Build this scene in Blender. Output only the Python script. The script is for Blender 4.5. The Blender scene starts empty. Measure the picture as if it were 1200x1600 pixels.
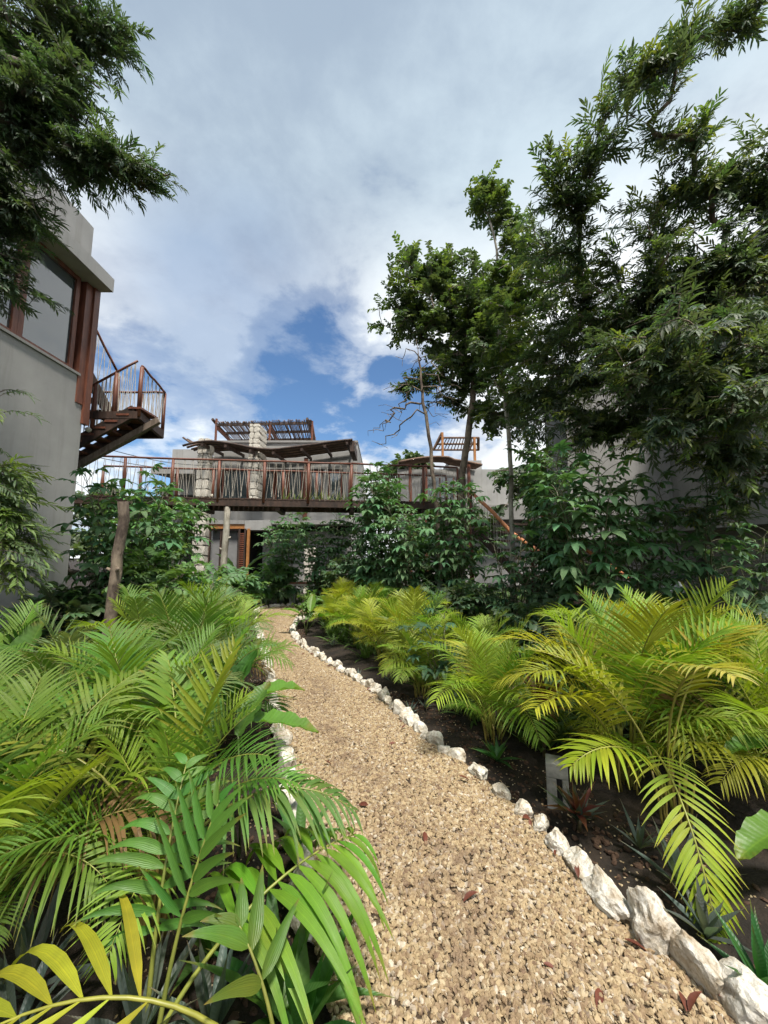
import bpy, math, random
import numpy as np
from mathutils import Vector, Matrix

random.seed(7); rng = np.random.default_rng(7)
S = bpy.context.scene
COL = S.collection
PI = math.pi
R = math.radians

# ------------------------------------------------------------------ camera
EYE = 1.5
PITCH = 6.64
cam_d = bpy.data.cameras.new('camera'); cam = bpy.data.objects.new('camera', cam_d); COL.objects.link(cam)
cam.location = (0, 0, EYE); cam.rotation_euler = (R(90 + PITCH), 0, 0)
cam_d.sensor_fit = 'HORIZONTAL'; cam_d.sensor_width = 36; cam_d.lens = 18.0
cam_d.clip_start = 0.05; cam_d.clip_end = 2000
S.camera = cam
S.view_settings.view_transform = 'Standard'; S.view_settings.look = 'None'
S.view_settings.exposure = 1.1; S.view_settings.gamma = 1; S.view_settings.use_curve_mapping = False

S.cycles.max_bounces = 6; S.cycles.diffuse_bounces = 3; S.cycles.glossy_bounces = 2; S.cycles.transmission_bounces = 4; S.cycles.transparent_max_bounces = 4
S.cycles.use_adaptive_sampling = True; S.cycles.adaptive_threshold = 0.03
SUN_EL, SUN_AZ = 66, -66      # azimuth measured from +X towards +Y
# ------------------------------------------------------------------ world
W = bpy.data.worlds.new('World'); S.world = W; W.use_nodes = True
nt = W.node_tree; nt.nodes.clear()
def N(t, typ, **kw):
    n = t.nodes.new(typ)
    for k, v in kw.items():
        if k.startswith('i_'):
            key = k[2:]; key = int(key) if key.isdigit() else key
            n.inputs[key].default_value = v
        else: setattr(n, k, v)
    return n
def L(t, a, b): t.links.new(a, b)
def math_(t, op, a, b=None, c=None, clamp=False):
    n = t.nodes.new('ShaderNodeMath'); n.operation = op; n.use_clamp = clamp
    for i, v in enumerate((a, b, c)):
        if v is None: continue
        if isinstance(v, (int, float)): n.inputs[i].default_value = v
        else: t.links.new(v, n.inputs[i])
    return n.outputs[0]
def ramp(t, f, stops, interp='LINEAR'):
    n = t.nodes.new('ShaderNodeValToRGB'); n.color_ramp.interpolation = interp
    e = n.color_ramp.elements
    while len(e) < len(stops): e.new(0.5)
    for i, (p, c) in enumerate(stops):
        e[i].position = p; e[i].color = (c, c, c, 1) if isinstance(c, (int, float)) else (*c, 1)
    t.links.new(f, n.inputs[0]); return n.outputs[0]
def mixc(t, f, a, b, mode='MIX'):
    n = t.nodes.new('ShaderNodeMix'); n.data_type = 'RGBA'; n.blend_type = mode
    for s, v in ((0, f), (6, a), (7, b)):
        if isinstance(v, (int, float)): n.inputs[s].default_value = v if s == 0 else (v, v, v, 1)
        elif isinstance(v, tuple): n.inputs[s].default_value = (*v, 1)
        else: t.links.new(v, n.inputs[s])
    return n.outputs[2]
sky = N(nt, 'ShaderNodeTexSky', sky_type='NISHITA', sun_disc=False)
sky.sun_elevation = R(SUN_EL); sky.sun_rotation = R(90 - SUN_AZ)
sky.air_density = 1.0; sky.dust_density = 0.0; sky.ozone_density = 3.0
tc = N(nt, 'ShaderNodeTexCoord')
sep = N(nt, 'ShaderNodeSeparateXYZ'); L(nt, tc.outputs['Generated'], sep.inputs[0])
zz = math_(nt, 'ADD', math_(nt, 'MAXIMUM', sep.outputs[2], 0.0), 0.22)
cmb = N(nt, 'ShaderNodeCombineXYZ')
L(nt, math_(nt, 'DIVIDE', sep.outputs[0], zz), cmb.inputs[0]); L(nt, math_(nt, 'DIVIDE', sep.outputs[1], zz), cmb.inputs[1])
def noise(t, vec, scale, detail=6, rough=0.55, dist=0.0):
    n = N(t, 'ShaderNodeTexNoise'); n.inputs['Scale'].default_value = scale; n.inputs['Detail'].default_value = detail
    n.inputs['Roughness'].default_value = rough; n.inputs['Distortion'].default_value = dist
    if vec is not None: t.links.new(vec, n.inputs['Vector'])
    return n.outputs[0]
mp = N(nt, 'ShaderNodeMapping'); mp.inputs['Location'].default_value = (3.1, 1.7, 0); mp.inputs['Scale'].default_value = (0.8, 1.0, 1)
L(nt, cmb.outputs[0], mp.inputs[0])
n1 = noise(nt, mp.outputs[0], 1.35, 9, 0.56, 0.25)
n2 = noise(nt, mp.outputs[0], 0.55, 4, 0.5, 0.6)
n3 = noise(nt, cmb.outputs[0], 3.2, 7, 0.6, 0.2)
def blob(dirv, lo, hi):
    v = Vector(dirv).normalized()
    d = N(nt, 'ShaderNodeVectorMath', operation='DOT_PRODUCT'); L(nt, tc.outputs['Generated'], d.inputs[0]); d.inputs[1].default_value = v
    m = N(nt, 'ShaderNodeMapRange'); m.interpolation_type = 'SMOOTHSTEP'
    m.inputs[1].default_value = math.cos(R(hi)); m.inputs[2].default_value = math.cos(R(lo))
    L(nt, d.outputs['Value'], m.inputs[0]); return m.outputs[0]
def pixdir(u, v):
    x, y = (u - 600) / 600, (800 - v) / 600; sp, cp = math.sin(R(PITCH)), math.cos(R(PITCH))
    return (x, cp - y * sp, sp + y * cp)
hole = math_(nt, 'MAXIMUM', blob(pixdir(470, 610), 1, 15), math_(nt, 'MULTIPLY', blob(pixdir(620, 630), 1, 12), 0.9))
hole = math_(nt, 'MAXIMUM', hole, math_(nt, 'MULTIPLY', blob(pixdir(260, 670), 1, 16), 0.85))
# open low band of blue, deep overcast above
cov = math_(nt, 'ADD', math_(nt, 'MULTIPLY', n1, 1.6), math_(nt, 'MULTIPLY', hole, -0.70))
cov = math_(nt, 'ADD', cov, math_(nt, 'MULTIPLY', math_(nt, 'SUBTRACT', n3, 0.5), 1.25))
covf = ramp(nt, math_(nt, 'ADD', cov, -0.02, clamp=True), [(0.14, 0.0), (0.36, 0.5), (0.62, 1.0)], 'EASE')
tone = math_(nt, 'ADD', math_(nt, 'ADD', math_(nt, 'MULTIPLY', n2, 0.50), math_(nt, 'MULTIPLY', n1, 0.32)), math_(nt, 'MULTIPLY', n3, 0.18))
shade = ramp(nt, tone, [(0.33, (1.9, 2.2, 2.7)), (0.43, (2.9, 3.15, 3.55)), (0.53, (4.6, 4.8, 4.9)), (0.62, (6.4, 6.5, 6.5))], 'EASE')
# cloud base gets thicker (greyer) towards the zenith, as the overcast does overhead
elev = ramp(nt, sep.outputs[2], [(0.0, (1.05, 1.05, 1.04)), (0.52, (1.0, 1.0, 1.0)), (0.76, (0.62, 0.71, 0.78)), (1.0, (0.58, 0.67, 0.75))], 'EASE')
cloud = mixc(nt, 1.0, shade, elev, 'MULTIPLY')
dk = math_(nt, 'MULTIPLY', blob(pixdir(380, 500), 2, 19), math_(nt, 'MULTIPLY', n1, 1.9))
cloud = mixc(nt, dk, cloud, mixc(nt, 1.0, cloud, (.46, .54, .68), 'MULTIPLY'))
skyc = mixc(nt, covf, mixc(nt, 1.0, sky.outputs[0], (.50, .60, .66), 'MULTIPLY'), cloud)
bg = N(nt, 'ShaderNodeBackground'); bg.inputs[1].default_value = 0.11
L(nt, skyc, bg.inputs[0]); wo = N(nt, 'ShaderNodeOutputWorld'); L(nt, bg.outputs[0], wo.inputs[0])

sd = bpy.data.lights.new('sun', 'SUN'); sd.energy = 3.3; sd.angle = R(7); sd.color = (1.0, 0.95, 0.86)
so = bpy.data.objects.new('sun', sd); COL.objects.link(so)
sv = Vector((math.cos(R(SUN_EL)) * math.cos(R(SUN_AZ)), math.cos(R(SUN_EL)) * math.sin(R(SUN_AZ)), math.sin(R(SUN_EL))))
so.rotation_euler = (-sv).to_track_quat('-Z', 'Y').to_euler()

# ------------------------------------------------------------------ survey helpers (plan positions from sight lines)
SP, CP = math.sin(R(PITCH)), math.cos(R(PITCH))
def P(u, v, D):
    x, y = (u - 600) / 600, (800 - v) / 600
    k = D / (CP - y * SP)
    return Vector((x * k, D, EYE + (SP + y * CP) * k))
def G(u, v):
    x, y = (u - 600) / 600, (800 - v) / 600
    k = -EYE / (SP + y * CP)
    return Vector((x * k, (CP - y * SP) * k, 0))

# ------------------------------------------------------------------ mesh helpers
class MB:
    def __init__(s): s.v = []; s.f = []; s.m = []; s.t = []; s.a = []
    def add(s, v, f, m=0, t=None, a=None):
        s.a.extend(list(a) if a is not None else [0.0] * len(v))
        o = len(s.v); s.v.extend([tuple(p) for p in v]); s.f.extend([tuple(i + o for i in q) for q in f])
        s.m.extend([m] * len(f)); s.t.extend(list(t) if t is not None else [0.0] * len(v))
    def box(s, x0, y0, z0, x1, y1, z1, m=0):
        v = [(x0,y0,z0),(x1,y0,z0),(x1,y1,z0),(x0,y1,z0),(x0,y0,z1),(x1,y0,z1),(x1,y1,z1),(x0,y1,z1)]
        s.add(v, [(0,3,2,1),(4,5,6,7),(0,1,5,4),(1,2,6,5),(2,3,7,6),(3,0,4,7)], m); return s
    def beam(s, a, b, w, h, m=0, up=(0,0,1)):
        a, b = Vector(a), Vector(b); d = (b - a).normalized(); u = Vector(up)
        if abs(d.dot(u)) > .97: u = Vector((1,0,0))
        sx = d.cross(u).normalized(); uz = sx.cross(d).normalized()
        v = [p + sx * (i * w / 2) + uz * (j * h / 2) for p in (a, b) for i, j in ((-1,-1),(1,-1),(1,1),(-1,1))]
        s.add(v, [(0,1,2,3),(7,6,5,4),(0,4,5,1),(1,5,6,2),(2,6,7,3),(3,7,4,0)], m); return s
    def tube(s, pts, rad, n=6, m=0, cap=True, t=None):
        pts = [Vector(p) for p in pts]
        if isinstance(rad, (int, float)): rad = [rad] * len(pts)
        v = []; f = []; prev = None
        for i, p in enumerate(pts):
            d = (pts[min(i+1, len(pts)-1)] - pts[max(i-1, 0)])
            d = d.normalized() if d.length > 1e-9 else Vector((0,0,1))
            if prev is None:
                prev = d.cross(Vector((0.13,0.2,1)) if abs(d.z) < .9 else Vector((1,0.1,0))).normalized()
            else:
                prev = (prev - d * prev.dot(d)).normalized()
            q = d.cross(prev)
            for k in range(n):
                a = 2 * PI * k / n; v.append(p + (prev * math.cos(a) + q * math.sin(a)) * rad[i])
        for i in range(len(pts) - 1):
            for k in range(n):
                f.append((i*n+k, i*n+(k+1)%n, (i+1)*n+(k+1)%n, (i+1)*n+k))
        if cap:
            f.append(tuple(range(n-1, -1, -1))); f.append(tuple((len(pts)-1)*n + k for k in range(n)))
        s.add(v, f, m, t if t is None else [t] * len(v)); return s
    def mesh(s, name, mats, smooth=False):
        me = bpy.data.meshes.new(name); me.from_pydata(s.v, [], s.f)
        for mt in mats: me.materials.append(mt)
        if len(mats) > 1: me.polygons.foreach_set('material_index', s.m)
        if smooth: me.polygons.foreach_set('use_smooth', [True] * len(s.f))
        if any(s.t):
            at = me.attributes.new('tip', 'FLOAT', 'POINT'); at.data.foreach_set('value', s.t)
            at = me.attributes.new('across', 'FLOAT', 'POINT'); at.data.foreach_set('value', s.a)
        me.update(); return me
def tagit(o, label=None, cat=None, group=None, kind=None):
    if label: o['label'] = label
    if cat: o['category'] = cat
    if group: o['group'] = group
    if kind: o['kind'] = kind
    return o
def thing(name, loc, label, cat, group=None, rz=0):
    o = bpy.data.objects.new(name, None); COL.objects.link(o); o.location = loc; o.rotation_euler = (0,0,rz)
    o.empty_display_size = 0.1
    return tagit(o, label, cat, group)
def put(name, me, parent=None, loc=(0,0,0), rot=(0,0,0), scale=1, color=None, kind=None, label=None):
    o = bpy.data.objects.new(name, me); COL.objects.link(o)
    o.location = loc; o.rotation_euler = rot
    o.scale = (scale,)*3 if isinstance(scale, (int, float)) else scale
    if parent is not None: o.parent = parent
    if color: o.color = (*color, 1)
    if kind: o['kind'] = kind
    if label: o['label'] = label
    return o
def part(name, mb, mats, parent, smooth=False, **kw):
    return put(name, mb.mesh(name, mats if isinstance(mats, list) else [mats], smooth), parent, **kw)
ONES = ['first','second','third','fourth','fifth','sixth','seventh','eighth','ninth','tenth','eleventh','twelfth','thirteenth','fourteenth','fifteenth','sixteenth','seventeenth','eighteenth','nineteenth']
TENS = ['','','twenty','thirty','forty','fifty','sixty','seventy','eighty','ninety']
TENTH = ['','','twentieth','thirtieth','fortieth','fiftieth','sixtieth','seventieth','eightieth','ninetieth']
def ordn(i):
    i += 1
    if i < 20: return ONES[i-1]
    return TENTH[i//10] if i % 10 == 0 else TENS[i//10] + '-' + ONES[i%10-1]

# ------------------------------------------------------------------ materials
MATS = {}
def newmat(name):
    m = bpy.data.materials.new(name); m.use_nodes = True; t = m.node_tree
    b = t.nodes['Principled BSDF']; return m, t, b
def surf0(name, base, dark=None, scale=6, rough=0.8, bump=0.3, bscale=40, metal=0, coord='Object', spec=0.4, lo=0.35, hi=0.65, stretch=None, dist=0.01):
    m, t, b = newmat(name); c = N(t, 'ShaderNodeTexCoord'); v = c.outputs[coord]
    if stretch:
        mpn = N(t, 'ShaderNodeMapping'); mpn.inputs['Scale'].default_value = stretch; L(t, v, mpn.inputs[0]); v = mpn.outputs[0]
    f = ramp(t, noise(t, v, scale, 8, 0.6), [(lo, 0.0), (hi, 1.0)])
    L(t, mixc(t, f, dark or tuple(x*.7 for x in base), base), b.inputs['Base Color'])
    b.inputs['Roughness'].default_value = rough; b.inputs['Metallic'].default_value = metal; b.inputs['Specular IOR Level'].default_value = spec
    if bump:
        bp = N(t, 'ShaderNodeBump'); bp.inputs['Strength'].default_value = bump; bp.inputs['Distance'].default_value = dist
        L(t, noise(t, v, bscale, 5, 0.6), bp.inputs['Height']); L(t, bp.outputs[0], b.inputs['Normal'])
    return m
def surf(name, *a, **k):
    m = surf0(name, *a, **k)
    if name.startswith('stucco'):
        t = m.node_tree; b = t.nodes['Principled BSDF']; l = b.inputs['Base Color'].links[0].from_socket
        geo = N(t, 'ShaderNodeNewGeometry'); mpn = N(t, 'ShaderNodeMapping'); mpn.inputs['Scale'].default_value = (5, 5, .35); L(t, geo.outputs['Position'], mpn.inputs[0])
        st = ramp(t, noise(t, mpn.outputs[0], 1.1, 7, .65), [(.50, 0.0), (.74, .6)])
        bl = ramp(t, noise(t, geo.outputs['Position'], .9, 6, .6, .5), [(.35, .35), (.62, 0.0)])
        L(t, mixc(t, bl, mixc(t, st, l, mixc(t, 1.0, l, (.62, .60, .56), 'MULTIPLY')), mixc(t, 1.0, l, (.72, .72, .72), 'MULTIPLY')), b.inputs['Base Color'])
    return m
stucco = surf('stucco', (.37,.362,.35), (.30,.295,.285), 1.6, .85, .35, 70, lo=.3, hi=.7, dist=.006)
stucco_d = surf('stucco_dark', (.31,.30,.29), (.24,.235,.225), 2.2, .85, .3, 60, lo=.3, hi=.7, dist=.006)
redwood = surf('red_timber', (.19,.068,.038), (.10,.036,.024), 3, .5, .25, 30, stretch=(6,6,1))
darkwood = surf('dark_timber', (.075,.042,.03), (.028,.018,.014), 3, .65, .5, 18, stretch=(3,3,1))
rawwood = surf('weathered_timber', (.20,.155,.12), (.10,.075,.055), 4, .85, .6, 20, stretch=(5,5,1))
orangewood = surf('orange_log', (.62,.24,.09), (.38,.14,.06), 5, .5, .3, 20)
honey = surf('honey_timber', (.42,.19,.06), (.28,.11,.035), 3, .5, .2, 30)
stickw = surf('stick', (.21,.13,.09), (.09,.055,.04), 5, .8, .4, 30)
palebark = surf('pale_bark', (.42,.39,.33), (.17,.15,.12), 7, .9, .8, 22, stretch=(1,1,.35), lo=.4, hi=.6)
brownbark = surf('brown_bark', (.24,.19,.14), (.07,.05,.04), 8, .9, 1.0, 20, stretch=(1,1,.5), lo=.38, hi=.62, dist=.02)
graybark = surf('grey_bark', (.20,.17,.14), (.085,.07,.055), 8, .9, .7, 25)
rope = surf('pale_rod', (.50,.46,.40), (.33,.29,.24), 8, .7, .2, 60)
concrete = surf('concrete', (.24,.24,.225), (.13,.13,.12), 9, .8, .5, 60, lo=.4, hi=.6, dist=.004)
white_st = surf('white_slab', (.7,.69,.66), (.6,.58,.55), 6, .7, .2, 40)
steel = surf('dark_metal', (.05,.05,.05), (.03,.03,.03), 6, .5, .1, 40)
mortar = surf('mortar', (.22,.20,.18), (.14,.13,.12), 20, .95, .6, 60)
curtain = surf('curtain_cloth', (.42,.42,.42), (.33,.33,.34), 3, .9, .2, 60)
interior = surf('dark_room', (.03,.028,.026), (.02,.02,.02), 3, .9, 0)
terracotta = surf('terracotta', (.35,.13,.07), (.24,.09,.05), 6, .8, .3, 40)
def glassm():
    m, t, b = newmat('window_glass'); b.inputs['Base Color'].default_value = (.05,.065,.07,1)
    b.inputs['Roughness'].default_value = .04; b.inputs['Specular IOR Level'].default_value = 1.0
    b.inputs['Coat Weight'].default_value = 1.0; b.inputs['Coat IOR'].default_value = 1.6; b.inputs['Coat Roughness'].default_value = .02
    return m
glass = glassm()
def limestone(name, a=(.72,.69,.62), b2=(.30,.26,.19)):
    m, t, b = newmat(name); c = N(t, 'ShaderNodeTexCoord'); oi = N(t, 'ShaderNodeObjectInfo')
    ad = N(t, 'ShaderNodeVectorMath', operation='ADD'); L(t, c.outputs['Object'], ad.inputs[0]); L(t, oi.outputs['Location'], ad.inputs[1])
    v = ad.outputs[0]
    f = ramp(t, noise(t, v, 13, 9, .65), [(.34, 0.0), (.55, 1.0)])
    col = mixc(t, f, b2, a)
    f3 = ramp(t, noise(t, v, 6, 5, .6, .3), [(.50, 0.0), (.64, .5)])
    col = mixc(t, f3, col, mixc(t, 1.0, col, (.62, .50, .36), 'MULTIPLY'))
    f2 = ramp(t, noise(t, v, 55, 6, .7), [(.36, 0.0), (.5, 1.0)])
    col = mixc(t, f2, mixc(t, 1.0, col, (.62,.58,.5), 'MULTIPLY'), col)
    L(t, col, b.inputs['Base Color']); b.inputs['Roughness'].default_value = .9; b.inputs['Specular IOR Level'].default_value = .25
    bp = N(t, 'ShaderNodeBump'); bp.inputs['Strength'].default_value = .9; bp.inputs['Distance'].default_value = .012
    L(t, noise(t, v, 38, 9, .7), bp.inputs['Height']); L(t, bp.outputs[0], b.inputs['Normal']); return m
lime = limestone('limestone', (.64,.61,.55), (.36,.30,.22))
lime2 = limestone('pillar_limestone', (.66,.63,.57), (.50,.46,.39))
def pebblem(name='pebble', tint=1.0):
    m, t, b = newmat(name); oi = N(t, 'ShaderNodeObjectInfo'); geo = N(t, 'ShaderNodeNewGeometry')
    col = ramp(t, oi.outputs['Random'], [(0, (.26,.185,.10)), (.20, (.38,.29,.165)), (.38, (.17,.11,.06)), (.55, (.43,.355,.23)), (.72, (.30,.22,.12)), (.86, (.105,.06,.038)), (1.0, (.55,.49,.39))])
    dirt = math_(t, 'MAXIMUM', ramp(t, noise(t, geo.outputs['Position'], 2.1, 6, .65, .4), [(.56, 0.0), (.70, 1.0)]), N(t, 'ShaderNodeAttribute', attribute_name='dirt', attribute_type='INSTANCER').outputs['Fac'])
    dirt2 = ramp(t, noise(t, geo.outputs['Position'], 14, 4, .6), [(.40, 0.0), (.62, 1.0)])
    col = mixc(t, math_(t, 'MULTIPLY', math_(t, 'MULTIPLY', dirt, dirt2), .82), col, (.13,.085,.055))
    sc = N(t, 'ShaderNodeTexCoord')
    col = mixc(t, math_(t, 'MULTIPLY', noise(t, geo.outputs['Position'], 90, 3, .6), .35), col, (.32,.22,.13))
    L(t, col, b.inputs['Base Color']); b.inputs['Roughness'].default_value = .75; b.inputs['Specular IOR Level'].default_value = .35
    return m
pebm = pebblem()
soilm = surf('soil', (.030,.020,.013), (.010,.007,.005), 5, .95, 1.0, 26, coord='Object', dist=.03)
sandm = surf('gravel_bed', (.10,.07,.04), (.045,.03,.02), 9, .95, .9, 60, dist=.02)

def leafm(name, rough=.38, ribs=5, cross=0, trans=.35, tipc=(.30,.16,.04), tipamt=.5, vein=0.0, spec=.5, sheen=None, patch=(.16,.17,.02)):
    m, t, b = newmat(name); oi = N(t, 'ShaderNodeObjectInfo'); geo = N(t, 'ShaderNodeNewGeometry')
    at = N(t, 'ShaderNodeAttribute', attribute_name='tip'); c = N(t, 'ShaderNodeTexCoord')
    base = oi.outputs['Color']
    f = noise(t, geo.outputs['Position'], 7, 4, .6)
    hv = N(t, 'ShaderNodeHueSaturation'); L(t, base, hv.inputs['Color'])
    L(t, math_(t, 'ADD', .482, math_(t, 'MULTIPLY', oi.outputs['Random'], .036)), hv.inputs['Hue'])
    L(t, math_(t, 'ADD', .62, math_(t, 'MULTIPLY', f, .8)), hv.inputs['Value'])
    col = mixc(t, ramp(t, noise(t, geo.outputs['Position'], 2.2, 5, .6), [(.52, 0.0), (.72, .55)]), hv.outputs[0], patch)
    tf = math_(t, 'MULTIPLY', ramp(t, math_(t, 'ADD', at.outputs['Fac'], math_(t, 'MULTIPLY', math_(t, 'SUBTRACT', noise(t, geo.outputs['Position'], 18, 3, .6), .5), .5)), [(.80, 0.0), (1.0, 1.0)]), tipamt)
    col = mixc(t, tf, col, tipc)
    ac = N(t, 'ShaderNodeAttribute', attribute_name='across').outputs['Fac']
    if cross: rib = math_(t, 'SINE', math_(t, 'SUBTRACT', math_(t, 'MULTIPLY', at.outputs['Fac'], cross), math_(t, 'MULTIPLY', ac, 6.0)))
    else: rib = math_(t, 'SINE', math_(t, 'MULTIPLY', ac, ribs * 6.28))
    rib = math_(t, 'ADD', math_(t, 'MULTIPLY', rib, .5), .5)
    mid = ramp(t, ac, [(0.0, 1.0), (.10, 0.0)])
    col = mixc(t, math_(t, 'MULTIPLY', rib, .16), col, mixc(t, 1.0, col, (.55, .62, .5), 'MULTIPLY'))
    col = mixc(t, math_(t, 'MULTIPLY', mid, .45), col, mixc(t, 1.0, col, (1.7, 1.5, 1.3), 'MULTIPLY'))
    speck = ramp(t, noise(t, geo.outputs['Position'], 55, 5, .7), [(.64, 0.0), (.72, 1.0)])
    col = mixc(t, math_(t, 'MULTIPLY', speck, .45), col, (.13, .10, .04))
    L(t, col, b.inputs['Base Color']); b.inputs['Specular IOR Level'].default_value = spec
    L(t, math_(t, 'ADD', rough - .08, math_(t, 'MULTIPLY', noise(t, geo.outputs['Position'], 22, 4, .6), .3)), b.inputs['Roughness'])
    tr = N(t, 'ShaderNodeBsdfTranslucent')
    L(t, mixc(t, 1.0, col, (1.5, 1.55, .7), 'MULTIPLY'), tr.inputs[0])
    mx = N(t, 'ShaderNodeMixShader'); mx.inputs[0].default_value = trans
    L(t, b.outputs[0], mx.inputs[1]); L(t, tr.outputs[0], mx.inputs[2])
    L(t, mx.outputs[0], t.nodes['Material Output'].inputs[0])
    bp = N(t, 'ShaderNodeBump'); bp.inputs['Strength'].default_value = .35; bp.inputs['Distance'].default_value = .003
    L(t, math_(t, 'ADD', noise(t, geo.outputs['Position'], 60, 3, .6), math_(t, 'MULTIPLY', rib, .7)), bp.inputs['Height']); L(t, bp.outputs[0], b.inputs['Normal'])
    return m
palm_leaf = leafm('palm_leaf', .40, 4, 0, .36)
cassava_leaf = leafm('cassava_leaf', .55, 2, 22, .22, spec=.3, tipamt=.1, patch=(.05,.085,.02))
tree_leaf = leafm('tree_leaf', .45, 2, 18, .36, spec=.45, tipamt=.15, patch=(.09,.10,.02))
broad_leafm = leafm('broad_leaf', .38, 3, 120, .4, tipamt=.4, patch=(.10,.14,.02))
def stemm(name, mul):
    m, t, b = newmat(name); oi = N(t, 'ShaderNodeObjectInfo'); geo = N(t, 'ShaderNodeNewGeometry')
    c = mixc(t, ramp(t, noise(t, geo.outputs['Position'], 12, 3), [(.4, 0.0), (.6, 1.0)]), mul, tuple(x * .6 for x in mul))
    L(t, mixc(t, .25, c, oi.outputs['Color']), b.inputs['Base Color']); b.inputs['Roughness'].default_value = .45; return m
rachis_m = stemm('palm_rachis', (.24,.22,.045))
cane_m = stemm('palm_cane', (.27,.20,.05))
gstem = stemm('green_stem', (.09,.10,.04))
rstem = stemm('reddish_petiole', (.13,.09,.05))

# ------------------------------------------------------------------ leaf shapes
def blade(mb, base, direc, side, up, length, width, droop, segs=5, fold=.25, m=0, prof=None, curl=0.0, tip0=0.0, tipk=1.0):
    """a folded lanceolate leaf: three verts a station, bent down by droop"""
    d = Vector(direc).normalized(); s = Vector(side).normalized(); u = Vector(up).normalized()
    v = []; f = []; tt = []
    p = Vector(base); st = length / segs
    for i in range(segs + 1):
        k = i / segs
        w = width * (prof(k) if prof else (math.sin(PI * min(1, (k * .92 + .08))) ** .7 if k < 1 else 0.02))
        if i == segs: w = width * .03
        v += [p - s * w + u * (w * fold), p, p + s * w + u * (w * fold)]
        tt += [tip0 + k * tipk] * 3
        dd = (d + Vector((0, 0, -droop * (k + .5 / segs) ** 1.4)) + s * (curl * k)).normalized()
        p = p + dd * st
        u = (u - dd * u.dot(dd)).normalized()
    for i in range(segs):
        a = i * 3; f += [(a, a+1, a+4, a+3), (a+1, a+2, a+5, a+4)]
    mb.add(v, f, m, tt, [1.0, 0.0, 1.0] * (segs + 1))

def frond_data(Lf=1.0, th0=8, th1=80, pairs=26, pet=.35, llen=.33, lw=.012, vee=.5, droop=.5, fwd=.6, seed=0, segs=5, bend=0.0, pw=1.4, rr=.006, irregular=.12, miss=0.03):
    """areca frond: leaves origin upwards, arches towards +X. Returns rachis points and list of leaflets."""
    r = random.Random(seed); n = 16; pts = [Vector((0,0,0))]; tang = []
    az = 0
    for i in range(n):
        k = (i + .5) / n; th = R(th0 + (th1 - th0) * k ** pw); az = R(bend * k)
        t = Vector((math.sin(th) * math.cos(az), math.sin(th) * math.sin(az), math.cos(th))); tang.append(t)
        pts.append(pts[-1] + t * (Lf / n))
    tang.append(tang[-1])
    def at(k):
        x = min(k * n, n - 1e-4); i = int(x); return pts[i].lerp(pts[i+1], x - i), tang[i].lerp(tang[min(i+1, n)], x - i).normalized()
    lf = []
    for j in range(pairs):
        for sg in (-1, 1):
            if r.random() < miss: continue
            k = pet + (1 - pet) * ((j + .5 + r.uniform(-.2, .2)) / pairs)
            k = min(k, .995)
            p, t = at(k); q = (k - pet) / (1 - pet)
            sd = Vector((-math.sin(az), math.cos(az), 0)) * sg
            up = t.cross(Vector((-math.sin(az), math.cos(az), 0))) * -1
            if up.z < 0 and t.z > -0.999: up = -up if abs(t.z) < .98 else up
            upn = up.normalized()
            fw = fwd * (.55 + 1.3 * q) + r.uniform(-.1, .1)
            d = (t * fw + sd * 1.0 + upn * (vee * (1 - .35 * q) + r.uniform(-irregular, irregular))).normalized()
            ll = llen * (.55 + .45 * math.sin(PI * min(1, q * .9 + .16))) * (1 - .45 * q ** 3) * r.uniform(.9, 1.08)
            sv_ = d.cross(upn).normalized()
            un = sv_.cross(d).normalized()
            if un.dot(upn) < 0: un = -un
            lf.append((p, d, sv_, un, ll, lw * (.75 + .25 * math.sin(PI * q)), droop * r.uniform(.6, 1.5), segs))
    return pts, lf, rr
def pprof(k): return (min(1, k * 5) ** .6 * .9 + .1) * (1 - max(0, k - .35) / .66) ** .75 if k < 1 else .02
def frond_mesh(name, **kw):
    pts, lf, rr = frond_data(**kw); mb = MB()
    n = len(pts) - 1
    mb.tube(pts, [rr * (1.3 - 1.05 * i / n) for i in range(n + 1)], 5, 1)
    for p, d, s_, u, ll, lw, dr, segs in lf:
        blade(mb, p, d, s_, u, ll, lw, dr, segs, .35, 0, pprof, tipk=1.0)
    return mb.mesh(name, [palm_leaf, rachis_m], True)

FR = {}
def lib(kind, i):
    key = (kind, i)
    if key in FR: return FR[key]
    s = i * 17 + hash(kind) % 1 + {'up': 1, 'mid': 200, 'low': 400}[kind]
    r = random.Random(s)
    if kind == 'up': kw = dict(th0=3, th1=r.uniform(38, 62), vee=.75, droop=.45, fwd=.8)
    elif kind == 'mid': kw = dict(th0=8, th1=r.uniform(85, 108), vee=.55, droop=.75, fwd=.62)
    else: kw = dict(th0=16, th1=r.uniform(118, 146), vee=.35, droop=1.1, fwd=.55)
    FR[key] = frond_mesh('frond_' + kind, Lf=1, pairs=r.choice((24, 27, 30)), pet=r.uniform(.28, .38), llen=r.uniform(.32, .40),
                         lw=.0088, seed=s, bend=r.uniform(-28, 28), irregular=.16, segs=5, rr=.0062, **kw)
    return FR[key]
CANES = []
for i in range(4):
    mb = MB(); r = random.Random(50 + i); pts = []
    x = y = 0
    for k in range(6):
        pts.append((x, y, k * .1)); x += r.uniform(-.006, .012); y += r.uniform(-.006, .006)
    mb.tube(pts, [.0085, .008, .0075, .007, .0065, .006], 6)
    CANES.append(mb.mesh('cane', [cane_m], True))

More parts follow.
